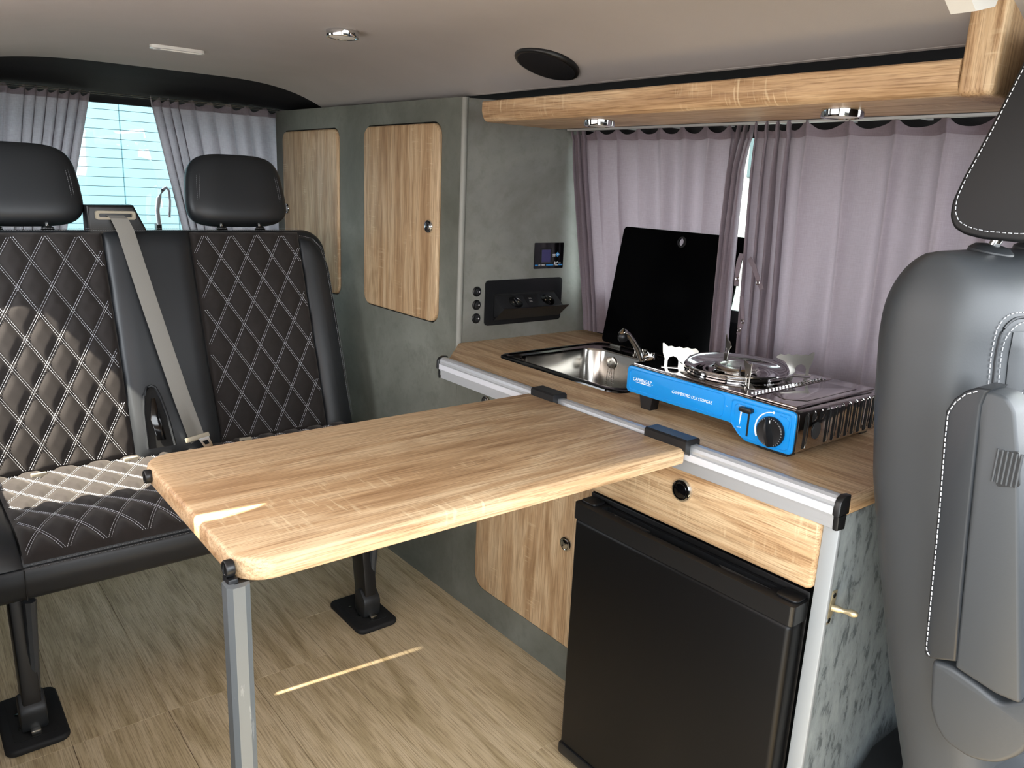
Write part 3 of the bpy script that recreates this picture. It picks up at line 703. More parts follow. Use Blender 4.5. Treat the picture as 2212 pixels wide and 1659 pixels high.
# slotted end
for k in range(11):
    x_ = SX+.022+k*.0235
    sh = k in (1, 2)
    zb_ = .858 if sh else .812+.0*k
    obj('vent_slot', prism(B(), [on('Y', .1362, p) for p in rrect(x_-.0042, x_+.0042, zb_-.002, .872, .004, 4)], (0, -.0006, 0)), 'shadow_gap', gs, smooth=False)
    obj('louvre', tube(B(), [(x_+.005, .1375, .8765), (x_+.0054, .1353, .873), (x_+.0058, .1338, .866), (x_+.0058, .1336, zb_+.006), (x_+.002, .1350, zb_)], .0013, 6), 'chrome', gs)
obj('gas_port', prism(B(), [on('Y', .1352, p) for p in [(SX+.058+.0135*math.cos(a), .8385+.0155*math.sin(a)) for a in [2*PI*q/24 for q in range(24)]]], (0, -.0010, 0)), 'vinyl_grey', gs, smooth=False)

# ------------------------------------------------------------------ table hooked onto the rail
TX0, TX1, TY0, TY1, TZ = -.811, -.020, .266, .700, .800
tb = thing('folding_table', 'oak topped camping table hooked onto the worktop rail', 'table', (-.41, .48, 0))
def tedge(d, seg=8):
    o = []
    r = .045
    for cx, cy, a0, rr in ((TX1, TY1, 0, .006), (TX0, TY1, 90, r), (TX0, TY0, 180, r), (TX1, TY0, 270, .008)):
        sx_ = 1 if a0 in (0, 270) else -1; sy_ = 1 if a0 in (0, 90) else -1
        for k in range(seg+1):
            a = math.radians(a0+90*k/seg); o.append((cx-sx_*rr+(rr-d)*math.cos(a), cy-sy_*rr+(rr-d)*math.sin(a)))
    return o
bm = B(); rings = []
for d, z in ((.003, TZ-.028), (.0006, TZ-.0268), (0, TZ-.025), (0, TZ-.0065), (.0010, TZ-.0035), (.0030, TZ-.0010), (.0060, TZ)):
    d2_ = d if d < .006 else d
    rings.append([bm.verts.new((p[0], p[1], z)) for p in tedge(min(d2_, .0055) if False else d2_)])
for a, b in zip(rings, rings[1:]):
    for k in range(len(a)): bm.faces.new((a[k], a[(k+1) % len(a)], b[(k+1) % len(b)], b[k]))
bm.faces.new(rings[0][::-1]); bm.faces.new(rings[-1])
top = obj('tabletop', bm, 'oak_x', tb, angle=50)
for y in (.292, .640):
    kb = obj('end_pin', lathe(B(), [(0, 0), (.0095, 0), (.0105, .002), (.0105, .009), (.0095, .0105), (.0075, .0105), (.0068, .0098), (0, .0098)], (TX0+.001, y, TZ-.012), (-1, 0, 0), 24), 'plastic_black', top)
    obj('pin_rib', box(B(), (TX0-.0105, y-.0006, TZ-.018), (TX0-.0095, y+.0006, TZ-.006)), 'plastic_dark', kb)
for y0_, y1_ in ((.613, .686), (.262, .359)):
    bm = prism(B(), [(-.028, y0_, TZ-.004), (-.028, y0_, .8135), (-.024, y0_, .8165), (.006, y0_, .8165), (.011, y0_, .813), (.012, y0_, .800), (.0105, y0_, .800), (.0095, y0_, .8055), (-.0135, y0_, .8055), (-.0135, y0_, TZ-.014)], (0, y1_-y0_, 0), .0012)
    obj('rail_hook', bm, 'plastic_black', tb, smooth=False)
lc = P(511, 1258, 'Z', TZ-.028); lx, ly = lc.x, lc.y
lp = [(lx-.0145, ly-.008), (lx-.009, ly-.014), (lx+.005, ly-.0142), (lx+.0125, ly-.009), (lx+.0145, ly-.001), (lx+.0145, ly+.009), (lx+.009, ly+.014), (lx-.009, ly+.014), (lx-.0145, ly+.009)]
obj('leg', prism(B(), [(x_, y_, .006) for x_, y_ in lp], (0, 0, TZ-.028-.006), .0), 'leg_grey', tb, angle=20)
obj('leg_foot', prism(B(), [(lx+(x_-lx)*1.08, ly+(y_-ly)*1.08, 0) for x_, y_ in lp], (0, 0, .008)), 'rubber', tb)
br = obj('leg_bracket', box(B(), (TX0-.009, .281, TZ-.056), (TX0+.004, .303, TZ-.022), .003), 'plastic_black', tb)
obj('bracket_lug', box(B(), (TX0-.012, .286, TZ-.050), (TX0-.008, .298, TZ-.030), .0015), 'plastic_dark', br)
obj('leg_socket', box(B(), (lx-.004, ly-.004, TZ-.031), (lx+.022, ly+.022, TZ-.0278)), 'plastic_black', tb)

# ------------------------------------------------------------------ rear bench
BO = V((0, 1.70, .45)); ES = V((0, .309, .951)); EN = V((0, -.951, .309))
def BK(x, s, n): return V((x, BO.y, BO.z))+ES*s+EN*n
bx0, bx1, bh = -1.03, .074, .655
be = thing('rear_bench', 'black two-seat rear bench with diamond quilted panels', 'bench seat', (-.48, 1.45, 0))
SEAMN = .445
def shell(bm, outline, n0, n1, bev):
    return prism(bm, [BK(u, s, n0) for u, s in outline], EN*(n1-n0), bev, 4)
bk = obj('backrest', shell(B(), rrect(bx0, bx1, -.06, bh, .075, 10), -.115, -.004, .030), 'vinyl', be)
PX, PY = .080, .140          # diamond pitch
def tri(a): a = a % 1.0; return min(a, 1-a)*2      # 0 on a line, 1 half way
def puff(u, v):
    a, b = [min(1, max(0, tri(q)-.14)/.45) for q in (u/PX+v/PY, u/PX-v/PY)]
    return a**.6*b**.6
def quilt(name, parent, x0, x1, s0, s1, place, h=.006, base=.004, seam=None, stw=.0030, m='suede', skew=None, round_=.03):
    """diamond quilted pad; place(x, s, n) -> world point"""
    def f(u, v):
        x = x0+(x1-x0)*u; s = s0+(s1-s0)*v
        e = min(u*(x1-x0), (1-u)*(x1-x0), v*(s1-s0), (1-v)*(s1-s0))
        ed = min(1, e/.016); ed = math.sqrt(max(0, 1-(1-ed)**2))
        n = -.004+ed*(base+.004) + ed*h*puff(x-x0, s-s0)
        if seam is not None: n -= .003*math.exp(-((s-seam)/.003)**2)
        if skew: x += skew(s)*(1 if u > .5 else 1)
        return place(x, s, n)
    nu, nv = int((x1-x0)/.0036), int((s1-s0)/.0055)
    q = obj(name, grid(B(), f, nu, nv), m, parent, angle=80)
    bm = B()
    Wd, Hd = x1-x0, s1-s0
    for sg in (1, -1):
        k = -40
        while k < 60:
            # line u/PX + sg*v/PY = k
            pts2 = []
            for i in range(61):
                v = Hd*i/60; u = (k-sg*v/PY)*PX
                if .004 < u < Wd-.004 and .004 < v < Hd-.004: pts2.append((u, v))
                elif pts2: break
            if len(pts2) > 2:
                for off in (-stw, stw):
                    path = [place(x0+u+off+(skew(s0+v) if skew else 0), s0+v, base+.0012+h*.10) for u, v in pts2 if .003 < u+off < Wd-.003]
                    if len(path) > 1: 
                        nn = (place(0, s0+pts2[0][1], 1)-place(0, s0+pts2[0][1], 0)).normalized()
                        stitch(bm, path, nn)
            k += 1
    tag(obj('stitching', bm, 'thread', q, smooth=False), 'double rows of white stitching', kind='stuff')
    return q
quilt('quilted_pad', bk, -.940, -.600, .004, .640, BK, seam=SEAMN)
quilt('quilted_pad', bk, -.362, -.022, .004, .640, BK, seam=SEAMN)
def pad(name, parent, x0, x1, s0, s1, h, place, m='vinyl', fn=None, cut=0):
    def f(u, v):
        s = s0+(s1-s0)*v; x = x0+(x1-x0-cut*max(0, (v-.80)/.20)**2.2)*u
        a = min(u, 1-u)*(x1-x0)/.05; b = min(v, 1-v)*(s1-s0)/.05
        e = math.sqrt(max(0, 1-(1-min(1, a))**2))*math.sqrt(max(0, 1-(1-min(1, b))**2))
        n = -.006+e*(h+.006)+(fn(x, s) if fn else 0)
        return place(x, s, n)
    return obj(name, grid(B(), f, 40, 60), m, parent, angle=80)
mid = pad('centre_bolster', bk, -.600, -.362, -.02, .645, .020, BK, fn=lambda x, s: .012*math.exp(-((s-.05)/.12)**2))
pad('side_bolster', bk, -.022, .070, -.02, .622, .016, BK, cut=.055)
pad('side_bolster', bk, -1.026, -.940, -.02, .615, .016, BK)
# seams: top edge double stitching and the outer bolster line
bm = B()
for ds in (.0, .006): stitch(bm, [BK(x/100, .645+ds, .0) for x in range(-98, 0, 4)], EN)
pth = [BK(-.020, .628, .004), BK(.02, .618, .006), BK(.045, .590, .006), BK(.054, .54, .010), BK(.057, .40, .012), BK(.060, .2, .012), BK(.062, .03, .010)]
stitch(bm, pth, EN); stitch(bm, [p+V((.006, 0, -.003)) for p in pth[1:]], EN)
tag(obj('seam_stitching', bm, 'thread_grey', bk, smooth=False), kind='stuff')
# buckle slot in the bolster
so_ = [(-.572, .02), (-.569, .12), (-.562, .17), (-.550, .192), (-.540, .195), (-.530, .190), (-.520, .16), (-.508, .10), (-.500, .02)]
sl = obj('buckle_slot', prism(B(), [BK(u, s, .022) for u, s in so_], EN*.010), 'shadow_gap', mid)
bm = B(); tube(bm, [BK(u, s, .034) for u, s in so_], .0042, 8); obj('slot_rim', bm, 'vinyl', sl)
obj('buckle', prism(B(), [BK(-.556, .10, .034), BK(-.546, .16, .034), BK(-.536, .16, .034), BK(-.528, .10, .034), BK(-.522, .04, .034), BK(-.545, .04, .034)], EN*.006, .002), 'gloss_black', sl)
# headrests
def headrest(cx, seam_side):
    c = BK(cx, .777, -.030)
    def f(u, v):
        a = 2*PI*u; b = PI*(v-.5)
        def se(t, p): return math.copysign(abs(t)**p, t)
        w = .153; hh = .107; th = .048
        zz = se(math.sin(b), .42); rr = abs(math.cos(b))**.42
        x = w*rr*se(math.cos(a), .55); n = th*rr*se(math.sin(a), .75)
        x *= 1-.075*zz-.05*zz*zz; n += .006*zz
        return c+V((x, 0, 0))+ES*(hh*zz)+EN*n
    h = obj('headrest', grid(B(), f, 64, 40, cu=True), 'vinyl', be, angle=80)
    bm = B()
    for sgn in (-1, 1):
        for off in (0, .007):
            pth = []
            for k in range(41):
                s = -.098+.196*k/40; z_ = s/.107
                x_ = sgn*(.128*(1-.075*z_-.05*z_*z_) - off - .03*max(0, abs(z_)-.75)**1.0)
                # project onto surface: find n by superellipse relation
                rr = max(1e-3, (1-abs(z_)**(1/.42)))**.21
                q = min(.999, abs(x_)/(.153*(1-.075*z_-.05*z_*z_)*rr)); n = .048*rr*(1-q**(2/.55))**(.75/2)+.006*z_
                pth.append(c+V((x_, 0, 0))+ES*s+EN*(n+.0004))
            stitch(bm, pth, EN)
    tag(obj('seam_stitching', bm, 'thread_grey', h, smooth=False), kind='stuff')
    for q in (-.06, .06):
        obj('post', tube(B(), [c+V((q, 0, 0))+ES*-.16, c+V((q, 0, 0))+ES*-.08], .006, 10), 'chrome', h)
        obj('post_collar', lathe(B(), [(0, 0), (.017, 0), (.016, .006), (.011, .010), (0, .010)], c+V((q, 0, 0))+ES*-.124, ES, 18), 'plastic_black', h)
headrest(-.194, 1); headrest(-.785, 1)
# belt outlet on top of the backrest
g0 = [(-.632, 1.050), (-.632, 1.132), (-.510, 1.134), (-.472, 1.050)]
ho = obj('belt_housing', prism(B(), [(x_, 1.965, z_) for x_, z_ in g0], (0, -.065, 0), .008, 3), 'plastic_black', bk)
bm = holed(B(), 'Y', 1.886, 1.900, rrect(-.612, -.510, 1.094, 1.118, .006), [rrect(-.604, -.518, 1.101, 1.111, .003)])
obj('belt_guide', bm, 'guide_beige', ho)
# belt
path = [(-.562, 1.893, 1.106), (-.555, 1.878, 1.098)]
for px, py, n in ((272, 500, .020), (298, 580, .034), (328, 670, .042), (362, 770, .045), (395, 865, .046), (425, 945, .046)):
    d = (px-W/2)/FPX*RGT-(py-H/2)/FPX*UPV+FWD; o_ = BK(0, 0, n); t = (o_-CAM).dot(EN)/d.dot(EN); path.append(tuple(CAM+d*t))
path += [(path[-1][0]+.012, path[-1][1]+.03, .475)]
bm = B(); rows = []
for i, p in enumerate(path):
    a, b = V(path[max(0, i-1)]), V(path[min(len(path)-1, i+1)]); d = (b-a).normalized()
    s = d.cross(EN).normalized(); s = s if s.x > 0 else -s
    if i < 2: s = V((1, 0, 0))
    rows.append((V(p)-s*.0225, V(p)+s*.0225, EN))
vv = [[bm.verts.new(a), bm.verts.new(a.lerp(b, .5)+n*.001), bm.verts.new(b), bm.verts.new(b-n*.0016), bm.verts.new(a-n*.0016)] for a, b, n in rows]
for a, b in zip(vv, vv[1:]):
    for k in range(5): bm.faces.new((a[k], a[(k+1) % 5], b[(k+1) % 5], b[k]))
blt = obj('seat_belt', bm, 'grey_belt', be, angle=60)
tc_ = V(path[-2])+EN*.004; sd_ = V((1, 0, .12)).normalized(); dn = (V(path[-2])-V(path[-3])).normalized()
tg = obj('belt_tongue', prism(B(), [tc_+sd_*u+dn*v for u, v in smooth_poly([(-.034, -.006), (.034, -.008), (.034, .006), (-.034, .008)], .003, 3)], EN*.006, .0015), 'guide_beige', blt)
bm = B(); o2 = [tc_+EN*.004+sd_*u+dn*v for u, v in [(.000, .004), (.030, .004), (.032, .034), (.008, .034)]]; i2 = [tc_+EN*.004+sd_*u+dn*v for u, v in [(.008, .014), (.024, .014), (.025, .026), (.013, .026)]]
vo = [bm.verts.new(p) for p in o2]; vi = [bm.verts.new(p) for p in i2]
for k in range(4): bm.faces.new((vo[k], vo[(k+1) % 4], vi[(k+1) % 4], vi[k]))
r = bmesh.ops.extrude_face_region(bm, geom=bm.faces[:])
for v in [q for q in r['geom'] if isinstance(q, bmesh.types.BMVert)]: v.co += EN*.002
obj('metal_tongue', bm, 'chrome', tg, smooth=False)
# cushion
cz = .462
def CU(x, s, n):
    """cushion top: s runs back from the front edge (rolled over it)"""
    y = 1.205+s; z = cz-.030*math.exp(-s/.035)+.012*math.exp(-((s-.10)/.10)**2)-.010*(s/.5)
    return V((x, y-.012*math.exp(-s/.03), z+n))
bm = prism(B(), [(bx0, y_, z_) for y_, z_ in smooth_poly([(1.205, .445), (1.76, .440), (1.76, .345), (1.225, .355), (1.196, .385)], .020, 5)], (bx1+.03-bx0, 0, 0), .018, 3)
cu = obj('cushion', bm, 'vinyl', be)
quilt('quilted_pad', cu, -.935, -.492, .004, .500, CU, h=.010, base=.002)
quilt('quilted_pad', cu, -.470, .040, .004, .500, CU, h=.010, base=.002)
pad('side_bolster', cu, bx0+.002, -.938, .0, .50, .018, CU)
bm = B()
for dz in (0, .007):
    stitch(bm, [(x/100, 1.1995-dz*.4, .432-dz) for x in range(-93, 4, 3)], V((0, -1, .25)).normalized())
tag(obj('seam_stitching', bm, 'thread_grey', cu, smooth=False), kind='stuff')
fc = obj('front_cover', prism(B(), [(bx0+.003, y_, z_) for y_, z_ in smooth_poly([(1.197, .428), (1.215, .428), (1.26, .350), (1.236, .338), (1.204, .356), (1.189, .395)], .012, 4)], (bx1+.024-bx0, 0, 0), .008), 'vinyl', cu)
obj('cover_seam', box(B(), (-.9385, 1.186, .360), (-.9365, 1.1935, .425)), 'shadow_gap', fc)
obj('under_frame', box(B(), (-.99, 1.30, .325), (.05, 1.72, .35), .006), 'plastic_black', be)
for q in ((-.84, 1.66), (-.62, 1.665), (-.30, 1.67)): obj('fixing_tab', box(B(), (q[0]-.018, q[1]-.004, .456), (q[0]+.018, q[1]+.006, .468), .002), 'guide_beige', cu)
# feet
def foot(x0, x1, y0, y1):
    f = obj('floor_plate', prism(B(), [(p[0], p[1], 0) for p in rrect(x0, x1, y0, y1, .022)], (0, 0, .016), .006, 3), 'rubber', be)
    xm, w_ = (x0+x1)/2, (x1-x0)
    obj('plate_well', prism(B(), [(p[0], p[1], .0162) for p in rrect(x0+.02, x1-.02, y0+.028, y1-.02, .01)], (0, 0, .001)), 'shadow_gap', f)
    L = obj('leg', prism(B(), [(xm-.018, y_, z_) for y_, z_ in smooth_poly([(y0+.055, .018), (y0+.12, .018), (y0+.118, .09), (y0+.16, .33), (y0+.085, .33), (y0+.050, .10)], .012, 4)], (.036, 0, 0), .004), 'plastic_black', be)
    obj('latch_cover', prism(B(), [(xm-.026, y_, z_) for y_, z_ in smooth_poly([(y0+.045, .020), (y0+.095, .020), (y0+.105, .085), (y0+.075, .105), (y0+.040, .075)], .012, 4)], (.052, 0, 0), .005), 'plastic_dark', L)
    obj('strut', tube(B(), [(xm+.012, y0+.072, .10), (xm+.018, y0+.055, .33)], [.009, .013], 8), 'vinyl_grey', L)
    obj('latch', box(B(), (xm-.010, y0+.032, .017), (xm+.010, y0+.060, .030), .002), 'steel', f)
    for q in (0, 1): obj('bolt', lathe(B(), [(.005, 0), (.005, .003), (0, .004)], (xm-.026+.0*q, y0+.075+.055*q, .017), seg=10), 'steel', f)
foot(-.175, -.050, 1.190, 1.390); foot(-1.01, -.885, 1.190, 1.405)

# ------------------------------------------------------------------ curtains
def lerp_tab(tab, u):
    for (a, fa), (b, fb) in zip(tab, tab[1:]):
        if u <= b: return fa+(fb-fa)*(u-a)/(b-a)
    return tab[-1][1]
def curtain(name, label, group, At, Bt, Ab, Bb, nrm, ph, amp, m, seed=0, nu=260, nv=46, pull=None, head=.05):
    At, Bt, Ab, Bb, nrm = V(At), V(Bt), V(Ab), V(Bb), V(nrm).normalized()
    rnd = random.Random(seed); k1, k2, k3 = [rnd.uniform(0, 6.28) for _ in range(3)]
    al = (Bt-At).normalized()
    def f(u, v, off=0):
        ps = 2*PI*lerp_tab(ph, u); a = lerp_tab(amp, u)
        base = At.lerp(Bt, u).lerp(Ab.lerp(Bb, u), v)
        fl_ = .55+.45*min(1, v*5) if v > head else .75
        soft = .35+.65*math.sin(.6*ps+k1+1.2*v)**2
        n = a*fl_*(math.sin(ps+.9*v*math.sin(ps*.37+k2)) + .30*soft*math.sin(2.13*ps+k3+2*v))
        n += .006*math.sin(3*v+k1+u*5)
        sh = .55*a*math.cos(ps+.5*v)
        p = base+nrm*(n+a+off)+al*sh
        if v < head: p += V((0, 0, .010*(1-v/head)*(math.sin(ps+.8)-.4)))
        gl_ = math.exp(-((v-head)/.012)**2); p -= nrm*(.004*gl_)
        if pull: p = pull(p, u, v)
        return p
    c = obj(name, grid(B(), lambda u, v: f(u, v), nu, nv), m, None, angle=180)
    tag(c, label, 'curtain', group)
    obj('heading', grid(B(), lambda u, v: f(u, v*head*.95, .0018), nu, 4), m, c, angle=180)
    obj('hem', grid(B(), lambda u, v: f(u, .955+.045*v, .0015), nu, 3), m, c, angle=180)
    return c
G1 = 'mauve side window curtains'; G2 = 'mauve rear window curtains'
def strap(cur, pts, w, ey):
    pts = [V(p) for p in pts]; bm = B(); rows = []
    for i, p in enumerate(pts):
        d = (pts[min(i+1, len(pts)-1)]-pts[max(0, i-1)]).normalized(); s = d.cross(V((-1, 0, 0))).normalized()
        rows.append([bm.verts.new(p+s*w*.5), bm.verts.new(p-s*w*.5), bm.verts.new(p-s*w*.5+V((.0018, 0, 0))), bm.verts.new(p+s*w*.5+V((.0018, 0, 0)))])
    for a, b in zip(rows, rows[1:]):
        for k in range(4): bm.faces.new((a[k], a[(k+1) % 4], b[(k+1) % 4], b[k]))
    bm.faces.new(rows[0][::-1]); bm.faces.new(rows[-1])
    t = obj('tie_strap', bm, 'curtain_mauve', cur)
    for e in ey:
        e = V(e); bm = B(); tube(bm, [e+V((0, .0045*math.cos(a), .0045*math.sin(a))) for a in [2*PI*q/16 for q in range(17)]], .0010, 6, False)
        obj('eyelet', bm, 'chrome', t)
def pullL(p, u, v):
    # gathered towards a hook at its lower rear corner, bunched over the lid at the front edge
    g = math.exp(-(u/.10)**2)*max(0, (v-.55)/.45)
    p = p.copy(); p.y += g*-.006; p.x -= .004*g
    if u > .90: p.x -= (.080*v+.020*min(1, v*6))*min(1, (u-.90)/.03); p.y -= .016*v*min(1, (u-.90)/.03)
    return p
c1 = curtain('window_curtain', 'mauve curtain behind the open sink lid', G1, (.566, 1.232, 1.400), (.588, .618, 1.398), (.625, 1.192, .806), (.640, .612, .806), (-1, 0, .1),
    [(0, 0), (.10, 2.6), (.90, 9.3), (1, 12.6)], [(0, .011), (.12, .014), (.5, .012), (.87, .011), (.92, .012), (1, .013)], 'curtain_mauve', 3, pull=pullL)
c2 = curtain('window_curtain', 'mauve curtain hanging between the stove and the driver seat', G1, (.553, .590, 1.394), (.570, -.12, 1.397), (.552, .572, .806), (.600, -.14, .806), (-1, 0, .1),
    [(0, 0), (.16, 4.0), (.5, 6.5), (1, 10.2)], [(0, .015), (.15, .016), (.22, .014), (.6, .018), (1, .018)], 'curtain_mauve', 8)
xs_ = .497
strap(c1, [P(1602, 548, 'X', xs_), P(1596, 565, 'X', xs_-.006), P(1592, 590, 'X', xs_-.008), P(1590, 618, 'X', xs_-.004)], .0125, [P(1593, 603, 'X', xs_-.0115)])
strap(c1, [P(1601, 640, 'X', xs_-.004), P(1604, 668, 'X', xs_-.008), P(1605, 690, 'X', xs_-.006), P(1594, 722, 'X', xs_-.004)], .010, [P(1604, 695, 'X', xs_-.011), P(1596, 712, 'X', xs_-.008)])
strap(c2, [P(1618, 558, 'X', xs_), P(1628, 575, 'X', xs_-.008), P(1636, 600, 'X', xs_-.010), P(1645, 625, 'X', xs_-.006)], .0115, [P(1637, 611, 'X', xs_-.014)])
cr = thing('curtain_rail', 'slim white curtain rail under the oak shelf', 'curtain rail', (.535, .6, 1.41))
r0, r1 = P(1200, 279, 'X', .535), P(2150, 243, 'X', .535)
zc_ = (r0.z+r1.z)/2
obj('track', box(B(), (.528, -.20, zc_-.0065), (.545, 1.234, zc_+.0065), .002), 'rail_white', cr)
for k in range(9): obj('bracket', box(B(), (.545, -.1+.16*k, zc_-.004), (.612, -.09+.16*k, zc_+.004)), 'rail_white', cr)
# rear
rc = thing('curtain_track', 'thin pale double curtain wire above the rear window', 'curtain rail', (-.4, 2.60, 1.48))
for dz in (0, .006): obj('wire', tube(B(), [(-1.0, 2.572, 1.4785+dz), (.56, 2.572, 1.4785+dz)], .0012, 6), 'tin', rc)
for x_ in (-.99, .55): obj('end_stop', box(B(), (x_-.006, 2.566, 1.472), (x_+.006, 2.646, 1.490), .002), 'plastic_black', rc)
def pullR(sgn):
    def g(p, u, v):
        p = p.copy(); e = (1-u) if sgn > 0 else u
        return p
    return g
c3 = curtain('rear_curtain', 'left of the two satin mauve curtains at the rear window', G2, (-.98, 2.596, 1.484), (-.468, 2.596, 1.482), (-1.0, 2.60, .90), (-.600, 2.60, .90), (0, -1, 0),
    [(0, 0), (.62, 5.0), (1, 11.0)], [(0, .010), (.6, .010), (.8, .013), (1, .011)], 'curtain_rear', 5, nu=200)
c4 = curtain('rear_curtain', 'right of the two satin mauve curtains at the rear window, beside the tall cabinet', G2, (-.275, 2.596, 1.484), (.42, 2.596, 1.480), (-.165, 2.60, .90), (.42, 2.60, .90), (0, -1, 0),
    [(0, 0), (.16, 3.6), (.6, 8.0), (1, 12.0)], [(0, .010), (.15, .013), (.3, .010), (1, .010)], 'curtain_rear', 9, nu=220)
# silver tailgate pull handle seen through the rear window
hd = thing('grab_handle', 'curved silver handle at the rear window beside the right rear curtain', 'handle', (-.27, 2.63, 1.05))
hp_ = [P(344, 485, 'Y', 2.61), P(340, 455, 'Y', 2.61), P(343, 428, 'Y', 2.61), P(352, 410, 'Y', 2.61), P(359, 405, 'Y', 2.61), P(365, 412, 'Y', 2.61), P(367, 435, 'Y', 2.61), P(366, 470, 'Y', 2.61)]
obj('grip', tube(B(), hp_, [.008, .008, .009, .007, .006, .005, .005, .005], 10), 'alu_pale', hd)
obj('mount', box(B(), V(hp_[0])+V((-.010, 0, -.03)), V(hp_[0])+V((.010, .03, .004)), .003), 'plastic_black', hd)

# ------------------------------------------------------------------ overhead shelf
sh = thing('overhead_shelf', 'oak overhead shelf with raised end panel above the side window', 'shelf', (.23, .5, 1.384))
obj('shelf_board', box(B(), (.126, -.030, 1.385), (.345, 1.083, 1.399)), 'oak_shelf', sh)
fpz = [(.128, 1.4315), (.112, 1.4325), (.109, 1.430), (.1085, 1.411), (.111, 1.400), (.117, 1.390), (.124, 1.3855), (.128, 1.385)]
obj('fascia', prism(B(), [(x_, -.030, z_) for x_, z_ in fpz], (0, 1.114, 0)), 'oak_shelf', sh, angle=25)
obj('back_strip', box(B(), (.345, -.030, 1.385), (.357, 1.083, 1.43)), 'shadow_gap', sh)
ep = smooth_poly([(.108, 1.382), (.106, 1.512), (.165, 1.505), (.225, 1.466), (.35, 1.400), (.35, 1.382)], .012, 4)
obj('end_panel', prism(B(), [(x_, -.031, z_) for x_, z_ in ep], (0, -.048, 0), .008, 4), 'oak_z', sh)
obj('corner_cap', prism(B(), [P(2088, 0, 'Y', -.08)+V((0, 0, .01)), P(2108, 24, 'Y', -.08), P(2150, 14, 'Y', -.08), P(2160, 0, 'Y', -.08)+V((0, 0, .01))], (0, .03, 0)), 'white_plastic', sh, smooth=False)
def downlight(name, label, c, ax, grp):
    t = thing(name, label, 'spotlight', c, grp)
    b = obj('ring', lathe(B(), [(0, 0), (.0345, 0), (.0345, .0130), (.0338, .0140), (.0295, .0140), (.028, .012), (0, .012)], c, ax, 40), 'chrome', t)
    obj('lens', lathe(B(), [(.0275, .012), (.0265, .0130), (.015, .0136), (0, .0138)], c, ax, 32), 'lens', t)
    return t
GL = 'round chrome spotlights'
downlight('spotlight', 'round chrome spotlight under the shelf nearer the tall cabinet', P(1295, 259, 'Z', 1.385), (0, 0, -1), GL)
downlight('spotlight', 'round chrome spotlight under the shelf above the stove', P(1821, 236, 'Z', 1.385), (0, 0, -1), GL)
def onceil(px, py):
    z = 1.5
    for _ in range(40):
        q = P(px, py, 'Z', z); z = .5*z+.5*ceil_z(q.x)
    q = P(px, py, 'Z', z); s = (ceil_z(q.x+.01)-ceil_z(q.x-.01))/.02
    return q, V((s, 0, -1)).normalized()
q, n = onceil(740, 67)
downlight('spotlight', 'round chrome spotlight on the ceiling', q, n, GL)
q, n = onceil(1183, 133)
sk_ = thing('ceiling_speaker', 'round flat black loudspeaker disc on the ceiling', 'speaker', q)
obj('housing', lathe(B(), [(0, 0), (.073, 0), (.074, .002), (.074, .008), (.072, .0105), (.068, .0115), (0, .012)], q, n, 56), 'plastic_black', sk_)
obj('grille', lathe(B(), [(.066, .0116), (.064, .0128), (0, .0134)], q, n, 48), 'black_felt', sk_)
q, n = onceil(383, 104)
cl = thing('ceiling_light', 'slim oblong light flush in the ceiling above the bench', 'lamp', q)
z_ = q.z
obj('frame', holed(B(), 'Z', z_-.007, z_+.002, rrect(q.x-.066, q.x+.066, q.y-.021, q.y+.021, .018), [rrect(q.x-.042, q.x+.060, q.y-.013, q.y+.013, .010)]), 'lens', cl)
obj('lens', prism(B(), [(p[0], p[1], z_-.0045) for p in rrect(q.x-.042, q.x+.060, q.y-.013, q.y+.013, .010)], (0, 0, .002)), 'lens', cl)
obj('switch', lathe(B(), [(0, 0), (.007, 0), (.006, .003), (0, .0035)], (q.x-.053, q.y, z_-.007), (0, 0, -1), 14), 'rail_white', cl)

# ------------------------------------------------------------------ driver seat
ds = thing('driver_seat', 'black vinyl driver seat with folded-up armrest and white stitching', 'car seat', (.22, -.4, 0))
rear = [(.30, -.172), (.41, -.142), (.56, -.095), (.723, -.052), (.85, -.022), (.963, -.006), (1.05, .002), (1.105, .002), (1.2, .0)]
def seat_s(th, z, inf=0):
    yb = lerp_tab(rear, z); d = .205; w_ = .247; cx = .224
    if z > 1.07:
        t = min(1, (z-1.07)/.105); k_ = math.sqrt(max(0, 1-t**2.2)); yb -= .075*(1-k_); d *= .12+.88*k_; w_ *= .86+.14*k_
    ex = 3.2
    c_, s_ = math.cos(th), math.sin(th)
    r_ = (abs(c_)**ex+abs(s_)**ex)**(-1/ex)
    x = cx+(w_+inf)*r_*c_; y = yb-d/2+(d/2+inf)*r_*s_
    return V((x, y, z))
bm = grid(B(), lambda u, v: seat_s(2*PI*u, .30+.875*(1-(1-v)**1.3)), 72, 60, cu=True, cap=True)
sb = obj('backrest', bm, 'vinyl_grey', ds, angle=70)
bm = B()
def seam(th, inf, zt=1.10):
    p = [seat_s(math.radians(th), .55+(zt-.03-.55)*k/40, inf) for k in range(41)]
    for k in range(1, 9):
        a = PI/2*k/8; p.append(seat_s(math.radians(th+9*(1-math.cos(a))), zt-.03+.03*math.sin(a), inf))
    return p + [seat_s(math.radians(th+9+k*3), zt, inf) for k in range(1, 24)]
for th, zt in ((219.3, 1.106), (223.6, 1.094)): stitch(bm, seam(th, .0010, zt), V((-.75, -.6, .2)).normalized(), ln=.0050, gap=.0022, w=.0011)
tag(obj('seam_stitching', bm, 'thread', sb, smooth=False), 'double row of white stitching along the bolster', kind='stuff')
bm = B(); tube(bm, seam(221.4, .0002, 1.10), .0020, 6); obj('piping', bm, 'vinyl', sb)
def frontpad(u, v):
    th = math.radians(227+86*u); z = .56+.522*v; e = min(1, min(u, 1-u)*9, min(v, 1-v)*12)
    return seat_s(th, z, .001+.012*math.sqrt(e))
